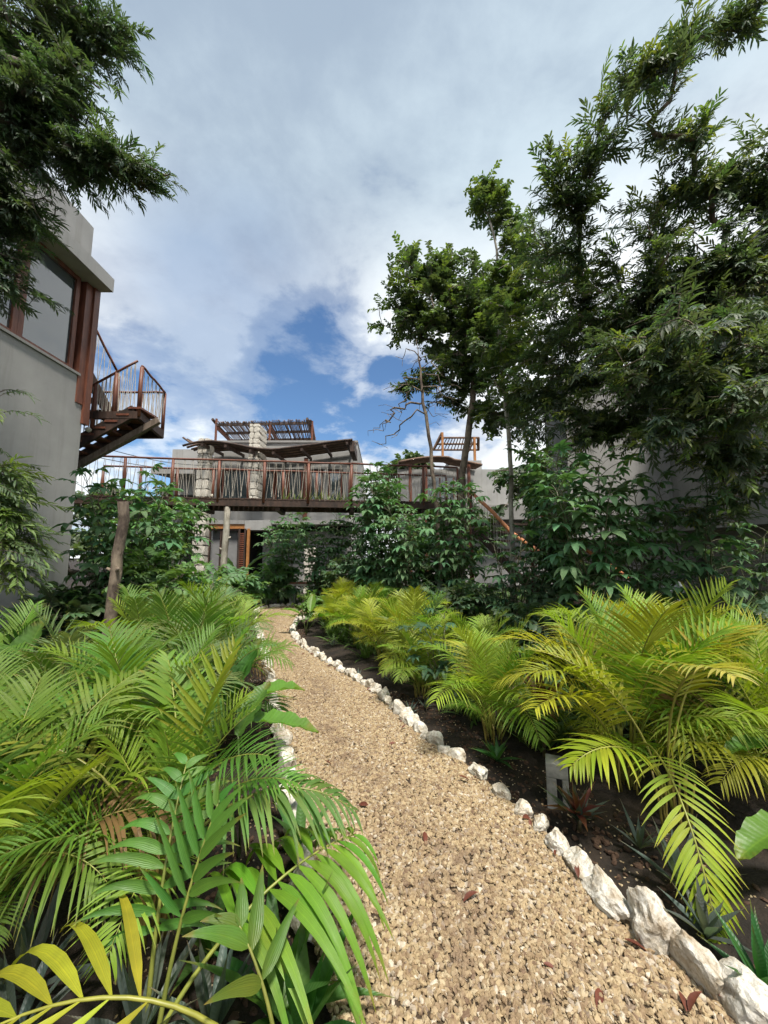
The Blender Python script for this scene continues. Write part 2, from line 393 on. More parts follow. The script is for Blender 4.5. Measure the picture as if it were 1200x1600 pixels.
GOLD = (.30,.35,.03); LIME = (.21,.32,.03); GREEN = (.125,.235,.032); DEEP = (.05,.11,.026); PALEG = (.15,.22,.08)
def vary(c, r, a=.18):
    k = 1 + r.uniform(-a, a); return (c[0] * k * (1 + r.uniform(-a, a)), c[1] * k, c[2] * k)
def areca(label, x, y, h, n, cols, seed, group, canes=9, toward=None, spread=1.0, lowf=6):
    r = random.Random(seed)
    t = thing('areca_palm', (x, y, 0), label, 'palm', group)
    for i in range(canes):
        a = r.uniform(0, 2*PI); d = r.uniform(.01, .085) * spread
        put('cane', CANES[i % 4], t, (d * math.cos(a), d * math.sin(a), -.02), (0, 0, a), (.85, .85, h * r.uniform(.32, .62)), color=(.2,.19,.04))
    for i in range(n):
        a = 2 * PI * (i * .382 + r.uniform(-.08, .08))
        if toward is not None and r.random() < .45: a = toward + r.uniform(-.9, .9)
        q = i / n
        kind = 'up' if q < .34 else ('mid' if q < .74 else 'low')
        me = lib(kind, r.randrange(5))
        s = h * {'up': r.uniform(.95, 1.18), 'mid': r.uniform(.95, 1.25), 'low': r.uniform(.8, 1.1)}[kind]
        d = r.uniform(.01, .07) * spread; z = h * r.uniform(.0, .22)
        c = vary(r.choice(cols), r)
        if kind == 'low' and r.random() < .16: c = (.20, .13, .05)
        put('frond', me, t, (d * math.cos(a), d * math.sin(a), z), (r.uniform(-.14, .14), r.uniform(-.12, .12), a), s, color=c)
    for i in range(lowf):
        a = r.uniform(0, 2*PI); s = h * r.uniform(.42, .68)
        put('frond', lib(r.choice(('mid', 'low')), r.randrange(5)), t, (.05 * math.cos(a), .05 * math.sin(a), h * r.uniform(.0, .12)), (0, 0, a), s, color=vary(r.choice(cols), r))
    return t

# cassava leaf (palmate) meshes, petiole starts at origin and goes +X
def palmate(seed, nl=7, ll=.17, lw=.032, pet=.22, droop=1.3):
    r = random.Random(seed); mb = MB()
    pts = []; n = 5; p = Vector((0,0,0)); el = .75
    for i in range(n + 1):
        pts.append(p.copy()); e = el - 0.75 * i / n; p = p + Vector((math.cos(e), 0, math.sin(e))) * pet / n
    mb.tube(pts, .0032, 4, 1, cap=False)
    c = pts[-1]
    for j in range(nl):
        a = (j / (nl - 1) - .5) * 2 * R(132) + r.uniform(-.06, .06)
        k = 1 - .38 * abs(a) / R(132)
        d = Vector((math.cos(a), math.sin(a), .18 + r.uniform(-.1, .1)))
        s = Vector((-math.sin(a), math.cos(a), 0)); u = Vector((0,0,1))
        blade(mb, c, d, s, u, ll * k * r.uniform(.9, 1.1), lw * k, droop * r.uniform(.7, 1.25), 4, .3, 0,
              lambda q: (.12 + .88 * math.sin(PI * min(1, q ** .8)) ** .9) if q < 1 else .02)
    return mb.mesh('palmate_leaf', [cassava_leaf, rstem], True)
CL = [palmate(i, r_, l_, w_, p_, d_) for i, (r_, l_, w_, p_, d_) in enumerate([(7,.18,.030,.24,1.2),(7,.17,.031,.20,1.7),(6,.18,.034,.26,1.0),(7,.15,.028,.22,2.2),(5,.16,.033,.2,1.4)])]
def cassava(label, x, y, h, nst, nl, col, seed, group, spread=.5, ls=1.0, zmin=.3, lean=(0,0)):
    r = random.Random(seed); t = thing('cassava_plant', (x, y, 0), label, 'plant', group)
    leaf_n = 0
    for s in range(nst):
        a = r.uniform(0, 2*PI); tipx = math.cos(a) * spread * r.uniform(.3, 1) + lean[0]; tipy = math.sin(a) * spread * r.uniform(.3, 1) + lean[1]
        hh = h * r.uniform(.72, 1.0) if s else h
        pts = []; b = (r.uniform(-.08, .08), r.uniform(-.08, .08))
        wob = [(r.uniform(-.03, .03), r.uniform(-.03, .03)) for _ in range(9)]
        for k in range(9):
            q = k / 8; pts.append(Vector((b[0] + tipx * q ** 1.4 + wob[k][0], b[1] + tipy * q ** 1.4 + wob[k][1], hh * q)))
        mb = MB(); mb.tube(pts, [.016 - .011 * k / 8 for k in range(9)], 6)
        part('stem', mb, [gstem], t, True, color=(.08,.07,.04))
        per = nl // nst
        for i in range(per):
            q = zmin + (1 - zmin) * (1 - (i / per) ** 1.25); q = min(q, .995)
            xk = q * 8; k0 = min(int(xk), 7); p = pts[k0].lerp(pts[k0+1], xk - k0)
            az = i * 2.4 + r.uniform(-.4, .4)
            tilt = (.15 if q < .9 else -.5 * (q - .9) * 10) + r.uniform(-.2, .2)
            sc = 1.25 * ls * r.uniform(.75, 1.15) * (1.0 if q < .95 else .75)
            put('leaf', CL[r.randrange(5)], t, p, (r.uniform(-.2, .2), tilt, az), sc, color=vary(col, r, .2))
    return t

# ------------------------------------------------------------------ ground, path
gb = MB(); n = 60
# one sheet: fine near, coarse far
xs = sorted(set([-400,-200,-100,-50,-25] + [round(-14 + i * .25, 3) for i in range(113)] + [25,50,100,200,400]))
ys = sorted(set([-400,-200,-100,-50,-20,-8] + [round(-3 + i * .25, 3) for i in range(105)] + [40,80,160,400]))
right_px = [(1245,1680),(1180,1600),(1090,1520),(1020,1462),(960,1412),(905,1358),(862,1312),(817,1268),(780,1240),(750,1212),(715,1186),(685,1166),(655,1143),(632,1120),(612,1104),(597,1089),(570,1071),(537,1051),(510,1034),(485,1019),(468,1008),(459,997),(456,986),(462,974),(478,965),(505,959)]
left_px = [(538,1680),(517,1600),(497,1510),(480,1410),(462,1320),(450,1260),(440,1180),(428,1100),(418,1040),(408,1000),(400,975),(398,960),(408,951),(430,948),(470,947),(520,946)]
def dens(pts, step):
    out = [pts[0]]; acc = 0
    for a, b in zip(pts, pts[1:]):
        d = (b - a).length; s = step - acc
        while s <= d: out.append(a.lerp(b, s / d)); s += step
        acc = d - (s - step)
    return out
RE = dens([G(*p) for p in right_px], .05); LE = dens([G(*p) for p in left_px], .05)
def smoothpl(p, k=5):
    return [sum((p[min(max(i+j,0),len(p)-1)] for j in range(-k,k+1)), Vector()) / (2*k+1) for i in range(len(p))]
RE = smoothpl(RE); LE = smoothpl(LE)
rea = np.array([p[:2] for p in RE]); lea = np.array([p[:2] for p in LE])
def inside_path(x, y):
    d1 = np.min(np.hypot(rea[:,0]-x, rea[:,1]-y)); d2 = np.min(np.hypot(lea[:,0]-x, lea[:,1]-y))
    return min(d1, d2)
poly = [tuple(p[:2]) for p in RE] + [tuple(p[:2]) for p in reversed(LE)]
def pip(x, y):
    c = False; j = len(poly) - 1
    for i in range(len(poly)):
        if (poly[i][1] > y) != (poly[j][1] > y) and x < (poly[j][0]-poly[i][0]) * (y-poly[i][1]) / (poly[j][1]-poly[i][1]) + poly[i][0]: c = not c
        j = i
    return c
from mathutils import noise as mn
def gz(x, y):
    if abs(x) > 14 or y > 23 or y < -3: return -.03
    d = inside_path(x, y)
    k = min(1, max(0, (d - .05) / .4)); 
    if pip(x, y): k = 0
    return -.035 + k * (.03 + .035 * mn.noise(Vector((x * 1.3, y * 1.3, 0))))
v = [(x, y, gz(x, y)) for y in ys for x in xs]; nx = len(xs)
f = [(j*nx+i, j*nx+i+1, (j+1)*nx+i+1, (j+1)*nx+i) for j in range(len(ys)-1) for i in range(nx-1)]
gb.add(v, f); g = part('ground', gb, [soilm], None, True, kind='structure')

# path sheet (strip between edges)
m_ = 160
def resample(p, m):
    a = np.array([q[:2] for q in p]); s = np.r_[0, np.cumsum(np.hypot(*np.diff(a, axis=0).T))]; t = np.linspace(0, s[-1], m)
    return np.c_[np.interp(t, s, a[:,0]), np.interp(t, s, a[:,1])]
ra, la = resample(RE, m_), resample(LE, m_)
pb = MB(); w = 9
v = []; 
for i in range(m_):
    for j in range(w):
        q = j / (w - 1); x = la[i,0] * (1-q) + ra[i,0] * q; y = la[i,1] * (1-q) + ra[i,1] * q
        v.append((x, y, .0 + .018 * math.sin(PI * q) + .012 * mn.noise(Vector((x * 2, y * 2, 3)))))
pb.add(v, [(i*w+j, i*w+j+1, (i+1)*w+j+1, (i+1)*w+j) for i in range(m_-1) for j in range(w-1)])
path = part('gravel_path', pb, [sandm], None, True, kind='structure')

def pebbles_gn(name, size, density, seed, mat):
    ng = bpy.data.node_groups.new(name, 'GeometryNodeTree')
    ng.interface.new_socket('Geometry', in_out='INPUT', socket_type='NodeSocketGeometry')
    ng.interface.new_socket('Geometry', in_out='OUTPUT', socket_type='NodeSocketGeometry')
    gi = ng.nodes.new('NodeGroupInput'); go = ng.nodes.new('NodeGroupOutput')
    dp = ng.nodes.new('GeometryNodeDistributePointsOnFaces'); dp.inputs['Density'].default_value = density; dp.inputs['Seed'].default_value = seed
    L(ng, gi.outputs[0], dp.inputs[0])
    jn = ng.nodes.new('GeometryNodeGeometryToInstance')
    for k in range(6):
        ic = ng.nodes.new('GeometryNodeMeshIcoSphere'); ic.inputs['Radius'].default_value = 1; ic.inputs['Subdivisions'].default_value = 2
        sp = ng.nodes.new('GeometryNodeSetPosition'); L(ng, ic.outputs[0], sp.inputs[0])
        nz = ng.nodes.new('ShaderNodeTexNoise'); nz.noise_dimensions = '4D'; nz.inputs['Scale'].default_value = 1.0; nz.inputs['Detail'].default_value = 1.5; nz.inputs['W'].default_value = k * 7.3 + seed
        vm = ng.nodes.new('ShaderNodeVectorMath'); vm.operation = 'SUBTRACT'; L(ng, nz.outputs['Color'], vm.inputs[0]); vm.inputs[1].default_value = (.5,.5,.5)
        vs = ng.nodes.new('ShaderNodeVectorMath'); vs.operation = 'SCALE'; L(ng, vm.outputs[0], vs.inputs[0]); vs.inputs['Scale'].default_value = 1.9
        L(ng, vs.outputs[0], sp.inputs['Offset'])
        sm = ng.nodes.new('GeometryNodeSetMaterial'); sm.inputs['Material'].default_value = mat; L(ng, sp.outputs[0], sm.inputs[0])
        L(ng, sm.outputs[0], jn.inputs[0])
    ip = ng.nodes.new('GeometryNodeInstanceOnPoints'); L(ng, dp.outputs[0], ip.inputs[0]); L(ng, jn.outputs[0], ip.inputs['Instance'])
    ip.inputs['Pick Instance'].default_value = True
    ri = ng.nodes.new('FunctionNodeRandomValue'); ri.data_type = 'INT'; ri.inputs[4].default_value = 0; ri.inputs[5].default_value = 5
    L(ng, ri.outputs[2], ip.inputs['Instance Index'])
    rr_ = ng.nodes.new('FunctionNodeRandomValue'); rr_.data_type = 'FLOAT_VECTOR'; rr_.inputs[1].default_value = (.5,.5,6.28); rr_.inputs[0].default_value = (-.5,-.5,0)
    L(ng, rr_.outputs[0], ip.inputs['Rotation'])
    rs = ng.nodes.new('FunctionNodeRandomValue'); rs.data_type = 'FLOAT_VECTOR'
    rs.inputs[0].default_value = (size*.35, size*.3, size*.3); rs.inputs[1].default_value = (size*1.4, size*1.1, size*.85); rs.inputs[8].default_value = 5
    L(ng, rs.outputs[0], ip.inputs['Scale'])
    L(ng, ip.outputs[0], go.inputs[0]); return ng
def scatter(name, verts, faces, size, density, seed, label, cat, dirt=None, mat=None):
    mat = mat or pebm
    me = bpy.data.meshes.new(name); me.from_pydata(verts, [], faces); me.materials.append(mat)
    if dirt: at = me.attributes.new('dirt', 'FLOAT', 'POINT'); at.data.foreach_set('value', dirt)
    o = put(name, me, None, kind='stuff'); tagit(o, label, cat)
    md = o.modifiers.new('scatter', 'NODES'); md.node_group = pebbles_gn(name, size, density, seed, mat); return o
pv = [(x, y, z + .006) for x, y, z in pb.v]
ncut = int(m_ * .38) * w
dirt = []
for i in range(m_):
    for j in range(w):
        q = j / (w - 1); c = .42 + .16 * mn.noise(Vector((i * .045, 7, 1))); x, y, z = pb.v[i*w+j]
        dirt.append(max(0, min(1, math.exp(-((q - c) / .15) ** 2) * (1.0 + 1.6 * mn.noise(Vector((x * 2.2, y * 2.2, 9)))))))
scatter('gravel', pv, pb.f, .0122, 7000, 3, 'loose tan and cream gravel covering the winding garden path', 'gravel', dirt)
scatter('gravel_fines', pv, pb.f, .006, 2600, 4, 'fine pale chippings between the larger gravel of the path', 'gravel', dirt)
# stray stones on the soil by the edging
sv2 = []; sf2 = []
for src, sgn in ((ra, 1), (la, -1)):
    other = la if sgn == 1 else ra
    for i in range(m_ - 1):
        o = len(sv2)
        for q in (.05, .75):
            for k in (i, i + 1):
                d = src[k] - other[k]; d = d / np.hypot(*d); p = src[k] + d * q
                sv2.append((p[0], p[1], gz(p[0], p[1]) + .004))
        sf2.append((o, o+1, o+3, o+2))
scatter('stray_gravel', sv2, sf2, .006, 420, 8, 'sparse pale gravel crumbs scattered over the dark soil along the path', 'gravel')

litm = surf('litter', (.085,.045,.025), (.03,.018,.012), 30, .85, .3, 60)
scatter('leaf_litter', [(x, y, z + .002) for x, y, z in sv2], sf2, .016, 330, 12, 'brown crumbled leaf litter and bark bits on the soil beside the path', 'litter', None, litm)
# ------------------------------------------------------------------ edging stones
def rock_mesh(seed, sx, sy, sz, jag=1.0, sub=3):
    import bmesh
    bm = bmesh.new(); bmesh.ops.create_icosphere(bm, subdivisions=sub, radius=1)
    r = random.Random(seed); off = Vector((r.uniform(0, 99), r.uniform(0, 99), r.uniform(0, 99)))
    pl = [(Vector((r.gauss(0,1), r.gauss(0,1), r.gauss(0,.8))).normalized(), r.uniform(.58, .88)) for _ in range(11)]
    for vv in bm.verts:
        p = vv.co.copy()
        for nn, dd in pl:                       # broken facets
            e = p.dot(nn) - dd
            if e > 0: p -= nn * e * .92
        p *= 1 + .20 * jag * mn.noise(p * 1.8 + off) + .10 * jag * mn.noise(p * 5 + off) + .05 * jag * mn.noise(p * 12 + off)
        vv.co = Vector((p.x * sx, p.y * sy, p.z * sz))
    me = bpy.data.meshes.new('rock'); bm.to_mesh(me); bm.free(); me.materials.append(lime)
    return me
# measured stones of the near right edge: pixel of centre-foot, half length, half width, height, look
near_r = [(1172,1592,.115,.07,.10,'long slanting white stone in the lower right corner of the path edge'),
 (1096,1530,.10,.055,.105,'tall tapering white stone second from the lower right corner'),
 (1022,1468,.085,.07,.135,'tallest upright white boulder on the right path edge'),
 (948,1408,.115,.06,.085,'broad double-lobed white stone just above the tall boulder'),
 (905,1362,.07,.055,.075,'rounded white stone between the double-lobed one and the egg-shaped one'),
 (873,1328,.055,.05,.075,'egg-shaped white stone on the right path edge left of the soil gap'),
 (845,1296,.042,.045,.06,'small blocky stone with brown stain below the concrete post'),
 (818,1272,.05,.05,.065,'squarish white stone on the path edge nearest the concrete post'),
 (782,1243,.06,.05,.055,'flat lumpy white stone left of the concrete post'),
 (748,1212,.075,.05,.06,'long low white stone opposite the small green rosette plant')]
ei = 0
for k, (u, vv, a, b, h, lab) in enumerate(near_r):
    a *= 1.18; b *= 1.2; h *= .88; p = G(u, vv); q = np.argmin(np.hypot(rea[:,0]-p.x, rea[:,1]-p.y)); t = RE[min(q+4, len(RE)-1)] - RE[max(q-4, 0)]
    o = put('edging_stone', rock_mesh(100 + k, a, b, h, 1.0, 4), None, (p.x, p.y, h * .42), (random.uniform(-.15,.15), random.uniform(-.15,.15), math.atan2(t.y, t.x) + random.uniform(-.15,.15)))
    tagit(o, lab, 'stone', 'white limestone edging stones of the path')
def row(edge, start, label, seed, smin, smax, grow=0, lim=999):
    r = random.Random(seed); s = start; i = 0
    P0 = [Vector((p[0], p[1], 0)) for p in edge]; cum = [0]
    for a, b in zip(P0, P0[1:]): cum.append(cum[-1] + (b - a).length)
    while s < cum[-1] and i < lim:
        a = r.uniform(smin, smax); s += a
        k = int(np.searchsorted(cum, s))
        if k >= len(P0) - 1: break
        t = P0[k+1] - P0[k-1]; h = a * r.uniform(.65, 1.2)
        nrm = Vector((-t.y, t.x, 0)).normalized() * r.uniform(-.03, .03)
        o = put('edging_stone', rock_mesh(seed * 50 + i, a * r.uniform(.95, 1.2), a * r.uniform(.65, .95), h, 1.0, 3), None,
                P0[k] + nrm + Vector((0, 0, h * .38)), (r.uniform(-.3,.3), r.uniform(-.3,.3), math.atan2(t.y, t.x) + r.uniform(-.5,.5)))
        tagit(o, label(i), 'stone', 'white limestone edging stones of the path')
        s += a * .78; i += 1
    return i
st = G(728, 1196); q0 = int(np.argmin(np.hypot(rea[:,0]-st.x, rea[:,1]-st.y)))
row(RE[q0:], 0, lambda i: f'small white stone, {ordn(i)} along the right path edge beyond the rosette plant', 3, .058, .088)
row(LE, .35, lambda i: f'rough white stone, {ordn(i)} from the near end of the left path edge', 5, .06, .085)

# ------------------------------------------------------------------ left building
WX = -5.62; CY = 6.9
lb = thing('grey_house', (WX, CY, 0), 'grey stucco two-storey house at the left edge with timber corner window under a deep eave', 'house')
def rel(mb, o): 
    l = Vector(o.location); mb.v = [tuple(Vector(p) - l) for p in mb.v]; return mb
def bpart(name, fn, mats, o, smooth=False, **kw):
    mb = MB(); fn(mb); rel(mb, o); return part(name, mb, mats, o, smooth, **kw)
bpart('wall', lambda m: m.box(-12, -3, -.1, WX, CY, 4.80), [stucco], lb)
bpart('sill', lambda m: m.box(-12, 1.0, 4.805, WX + .03, CY - .16, 4.85), [stucco_d], lb)
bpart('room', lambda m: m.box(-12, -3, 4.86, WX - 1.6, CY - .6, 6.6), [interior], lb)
bpart('eave', lambda m: m.box(-12, -3, 6.66, WX + .30, CY + .10, 6.93), [stucco], lb)
bpart('parapet', lambda m: m.box(-12, -3, 6.935, WX - .14, CY + .02, 7.98), [stucco], lb)
# window band: posts, panes
wy = [1.2, 3.2, 4.72, 5.55, 6.62]
for i in range(len(wy) - 1):
    w_ = bpart('window', lambda m: (m.box(WX - .12, wy[i] + .0, 4.855, WX - .03, wy[i] + .09, 6.655), m.box(WX - .12, wy[i+1] - .09, 4.855, WX - .03, wy[i+1] - .003, 6.655),
        m.box(WX - .12, wy[i] + .093, 6.57, WX - .032, wy[i+1] - .093, 6.652), m.box(WX - .12, wy[i] + .093, 4.858, WX - .032, wy[i+1] - .093, 4.92)), [redwood], lb)
    mb = MB(); mb.box(WX - .075, wy[i] + .092, 4.922, WX - .068, wy[i+1] - .092, 6.568); rel(mb, lb); part('pane', mb, [glass], w_)
bpart('corner_post', lambda m: m.box(WX - .20, 6.70, 4.3, WX + .02, 6.86, 6.657), [redwood], lb)
bpart('corner_board', lambda m: m.box(WX - .02, 6.865, 3.95, WX + .055, 7.0, 6.657), [redwood], lb)
bpart('jamb', lambda m: m.box(WX - .3, 6.56, 4.86, WX - .2, 6.62, 6.65), [darkwood], lb)
# end window on the +Y side hidden; a curtain of light behind the glass
bpart('curtain', lambda m: [m.box(WX - .5, 1.0 + k * .16, 4.9, WX - .47 + .03 * (k % 2), 1.14 + k * .16, 6.6) for k in range(20)], [curtain], lb)

# ------------------------------------------------------------------ railings
def railing(o, p0, p1, h, npost, rods_per, rr=.0075, post_first=True, post_last=True, lower=False, over=.14, mat_post=None):
    """posts, hand rail, rods in tall thin zigzag; p0,p1 at floor level, relative handled here"""
    base = Vector(o.location); p0 = Vector(p0) - base; p1 = Vector(p1) - base; up = Vector((0,0,h)); r = random.Random(int(p0.x * 100) % 977)
    mb = MB(); mb.tube([p0.lerp(p1, k / 8) + up + Vector((0, 0, r.uniform(-.012, .012))) for k in range(9)], .026, 6); part('handrail', mb, [redwood], o, True)
    for i in range(npost):
        if (i == 0 and not post_first) or (i == npost - 1 and not post_last): continue
        q = i / (npost - 1); p = p0.lerp(p1, q); mb = MB(); mb.tube([p + Vector((0,0,-over)), p + Vector((r.uniform(-.01,.01), 0, h * .5)), p + up * .97], [.04, .043, .036], 8); part('post', mb, [redwood], o, True)
    nr = rods_per * (npost - 1)
    for i in range(nr):
        q = (i + .5) / nr; c = p0.lerp(p1, q); d = (p1 - p0) / nr
        top = c + up * r.uniform(.93, .99)
        for sg in (-1, 1):
            mb = MB(); mb.tube([c + d * (sg * r.uniform(.38, .58)) + Vector((0, 0, .02)), top + d * sg * .06], rr, 4); part('rod', mb, [rope], o)

# ------------------------------------------------------------------ footbridge
bA = P(122, 772, 9.5); bB = P(548, 778, 10.3)
DZ = 3.05
n0 = Vector((-7.75, 9.45, DZ)); n1_ = Vector((-.89, 10.3, DZ)); n2_ = Vector((2.1, 10.75, DZ))
dirb = (n1_ - n0).normalized(); perp = Vector((-dirb.y, dirb.x, 0)) * 1.15
br = thing('footbridge', (n0.x, n0.y, 0), 'raised timber footbridge with red posts and pale zigzag rods crossing behind the plants', 'footbridge')
railing(br, n0, n1_, .98, 7, 6, .006); railing(br, n1_, n2_, .98, 4, 5, .006, post_first=False)
railing(br, n0 + perp, n1_ + perp, .98, 8, 4, .005); railing(br, n1_ + perp, n2_ + perp, .98, 3, 5, .005, post_first=False)
for nm, a, b, hh in (('edge_beam', n0, n2_, .17), ('edge_beam', n0 + perp, n2_ + perp, .17)):
    mb = MB(); o_ = Vector(br.location)
    mb.beam(Vector(a) - o_ + Vector((0,0,-.15)), Vector(b) - o_ + Vector((0,0,-.15)), .10, hh); part(nm, mb, [darkwood], br)
nb = 72
plank = MB(); plank.box(-.060, -.06, -.035, .060, 1.20, 0)
pm = plank.mesh('plank', [darkwood])
for i in range(nb):
    p = n0.lerp(n2_, (i + .5) / nb) - Vector(br.location)
    put('plank', pm, br, p + Vector((0, 0, -.025 + random.uniform(-.006, .006))), (0, 0, math.atan2(dirb.y, dirb.x)), (1, random.uniform(.98, 1.03), 1))
for k in range(5):
    p = n0.lerp(n2_, (k + .5) / 5) - Vector(br.location); mb = MB(); mb.beam(p + Vector((0,0,-.29)) , p + perp + Vector((0,0,-.29)), .12, .10); part('cross_beam', mb, [darkwood], br)
def pole(name, u, v0, D, z1, r0, r1, mat, label, lean=(0,0), cat='post'):
    p = P(u, v0, D); t = thing(name, (p.x, p.y, 0), label, cat); mb = MB(); rr_ = random.Random(u)
    pts = [(lean[0] * k / 10 + rr_.uniform(-.015,.015), lean[1] * k / 10 + rr_.uniform(-.015,.015), z1 * k / 10 - .05) for k in range(11)]
    mb.tube(pts, [(r0 + (r1 - r0) * k / 10) * rr_.uniform(.93, 1.08) for k in range(11)], 12); part('shaft', mb, [mat], t, True)
    for k in range(4):
        q = rr_.uniform(.3, .9); a = rr_.uniform(0, 6.28); c = Vector(pts[int(q * 10)]); mb = MB(); d = Vector((math.cos(a), math.sin(a), .5))
        mb.tube([c, c + d * (r0 * 1.5)], [r0 * .45, r0 * .25], 6); part('knot', mb, [mat], t, True)
    return t
pole('cut_trunk', 168, 960, 4.9, P(183, 778, 4.9).z, .072, .062, brownbark, 'bark-covered cut trunk rising among the leaves near the left house', (.10, .0), 'trunk')
pole('bridge_post', 349, 880, 9.95, 2.84, .088, .078, palebark, 'slender pale log post under the middle of the footbridge', (.04, 0))
pole('bridge_post', 700, 880, 10.4, 2.84, .10, .09, graybark, 'grey log post under the right end of the footbridge', (.03, 0))

# ------------------------------------------------------------------ staircase with landing beside left house
sc_ = thing('timber_staircase', (-6.0, 8.2, 0), 'dark timber staircase with landing and red rail posts at the grey house corner', 'staircase')
so_ = Vector(sc_.location)
LZ = 4.50; a0 = Vector((-5.04, 7.6, LZ)); a1 = Vector((-5.30, 8.9, LZ)); b0 = Vector((-7.0, 7.6, LZ)); b1 = Vector((-7.0, 8.9, LZ))
mb = MB()
for k in range(8):
    y0 = 7.62 + k * .16
    mb = MB(); mb.box(-6.15, y0, LZ - .045, -5.05 - .03 * k, y0 + .15, LZ); rel(mb, sc_); part('plank', mb, [darkwood], sc_)
for p, q in ((a0, a1), ((-6.2, 7.6, LZ), a0), ((-6.2, 8.9, LZ), a1)):
    mb = MB(); mb.beam(Vector(p) + Vector((0,0,-.12)), Vector(q) + Vector((0,0,-.12)), .08, .15); rel(mb, sc_); part('edge_beam', mb, [darkwood], sc_)
# lower flight ascending to the right
f0 = Vector((-7.2, 7.60, 3.25)); f1 = Vector((-5.12, 7.60, 4.50))
# flight runs behind the corner; near and far stringers
for dy in (0, .5):
    mb = MB(); mb.beam(f0 + Vector((0, dy, -.02)), f1 + Vector((0, dy, -.02)), .07, .24); rel(mb, sc_); part('stringer', mb, [darkwood], sc_)
for k in range(9):
    q = (k + .6) / 9; p = f0.lerp(f1, q); mb = MB(); mb.box(p.x - .02, p.y - .05, p.z + .06, p.x + .24, p.y + .55, p.z + .10); rel(mb, sc_); part('tread', mb, [redwood], sc_)
railing(sc_, f0 + Vector((0, 0, .12)), f1 + Vector((-.02, 0, .12)), .95, 6, 5, post_last=False)
railing(sc_, a0 + Vector((0,0,.0)), a1, .95, 2, 6)
railing(sc_, (-7.0, 8.9, LZ), a1, .95, 4, 5, post_last=False)
# upper flight climbing back towards the house roof
u0 = Vector((-6.05, 8.3, 4.55)); u1 = Vector((-6.55, 6.98, 6.5))
for k in range(9):
    q = (k + .5) / 9; p = u0.lerp(u1, q); mb = MB(); mb.box(p.x - .75, p.y - .12, p.z, p.x + .0, p.y + .12, p.z + .045); rel(mb, sc_); part('tread', mb, [redwood], sc_)
for dx in (0, -.75):
    mb = MB(); mb.beam(u0 + Vector((dx, 0, -.05)), u1 + Vector((dx, 0, -.05)), .06, .22); rel(mb, sc_); part('stringer', mb, [darkwood], sc_)
railing(sc_, u0 + Vector((.03, 0, .1)), u1 + Vector((.03, 0, .1)), .95, 3, 5)
mb = MB(); mb.beam(P(104, 738, 7.72), P(248, 657, 7.85), .10, .12); rel(mb, sc_); part('brace', mb, [rawwood], sc_)
mb = MB(); mb.beam(P(118, 730, 8.7), P(228, 672, 8.8), .10, .12); rel(mb, sc_); part('brace', mb, [darkwood], sc_)
o = put('ornament', rock_mesh(901, .06, .06, .06, .5, 2), None, P(138, 671, 7.52)); tagit(o, 'small round white ornament on the lower stair tread by the house corner', 'ornament')
o = put('ornament', rock_mesh(902, .055, .055, .055, .5, 2), None, (P(331, 769, 9.95).x, 9.95, DZ + .035)); tagit(o, 'small round white ornament on the footbridge deck before the stone pillar', 'ornament')

# ------------------------------------------------------------------ stone pillar builder
ST = []
def block_mesh(seed):
    import bmesh
    bm = bmesh.new(); bmesh.ops.create_cube(bm, size=2); r = random.Random(seed)
    bmesh.ops.subdivide_edges(bm, edges=bm.edges[:], cuts=2, use_grid_fill=True)
    off = Vector((r.uniform(0, 99),) * 3)
    cz = [r.uniform(.78, 1.0) for _ in range(4)]
    for v in bm.verts:
        p = v.co; e = sum(abs(c) > .99 for c in p); k = {1: 1.0, 2: .97, 3: .88}.get(e, 1)
        sx = 1 if p.x > 0 else -1; sz = 1 if p.z > 0 else -1
        q = cz[(sx > 0) * 2 + (sz > 0)]
        v.co = Vector((p.x * k * q, p.y * k, p.z * k * (q * .5 + .5))) + mn.noise_vector(p * 1.1 + off) * .10
    me = bpy.data.meshes.new('stone'); bm.to_mesh(me); bm.free(); me.materials.append(lime2); return me
for k in range(8): ST.append(block_mesh(700 + k))
def pillar(o, x0, y0, x1, y1, z1, rows, seed, cols=2, z=0.0):
    """mortar core with stones proud of its front and sides (world coordinates)"""
    r = random.Random(seed); b = Vector(o.location)
    mb = MB(); mb.box(x0 + .03, y0 + .03, z - .05, x1 - .03, y1 - .03, z1 - .02); rel(mb, o)
    core = part('pillar', mb, [mortar], o)
    zs = z
    for i in range(rows):
        h = (z1 - zs) / rows * r.uniform(.75, 1.3); h = min(h, z1 - z)
        if h < .05: break
        sp = r.uniform(.32, .68); cuts = [0, sp, 1] if cols == 2 and r.random() < .85 else [0, 1]
        for c0, c1 in zip(cuts, cuts[1:]):
            w_ = (x1 - x0) * (c1 - c0)
            put('stone', ST[r.randrange(8)], core, (x0 + (x1 - x0) * (c0 + c1) / 2 - b.x, y0 + .05 - b.y, z + h / 2), (0, r.uniform(-.12, .12), 0), (w_ * .495, .065, h * .49))
        for xs_, sg in ((x0 + .05, -1), (x1 - .05, 1)):
            put('stone', ST[r.randrange(8)], core, (xs_ - b.x, (y0 + y1) / 2 - b.y, z + h / 2), (r.uniform(-.1, .1), 0, 0), (.075, (y1 - y0) * .47, h * .48))
        z += h

# ------------------------------------------------------------------ middle house (depth 16)
H = 16.0
def X_(u, v=800, D=H): return P(u, v, D).x
def Z_(v, D=H): return P(600, v, D).z
mh = thing('terrace_house', (-5.2, H, 0), 'two-storey grey house behind the footbridge with wavy pole canopy and stone pillars', 'house')
def mbox(name, x0, y0, z0, x1, y1, z1, mat, par=None, off=(0,0,0)):
    mb = MB(); mb.box(x0, y0, z0, x1, y1, z1); rel(mb, mh); return part(name, mb, [mat], par or mh)
xa, xb = X_(322, 760), X_(546, 760)
z_roof = Z_(692, H + 1.2)
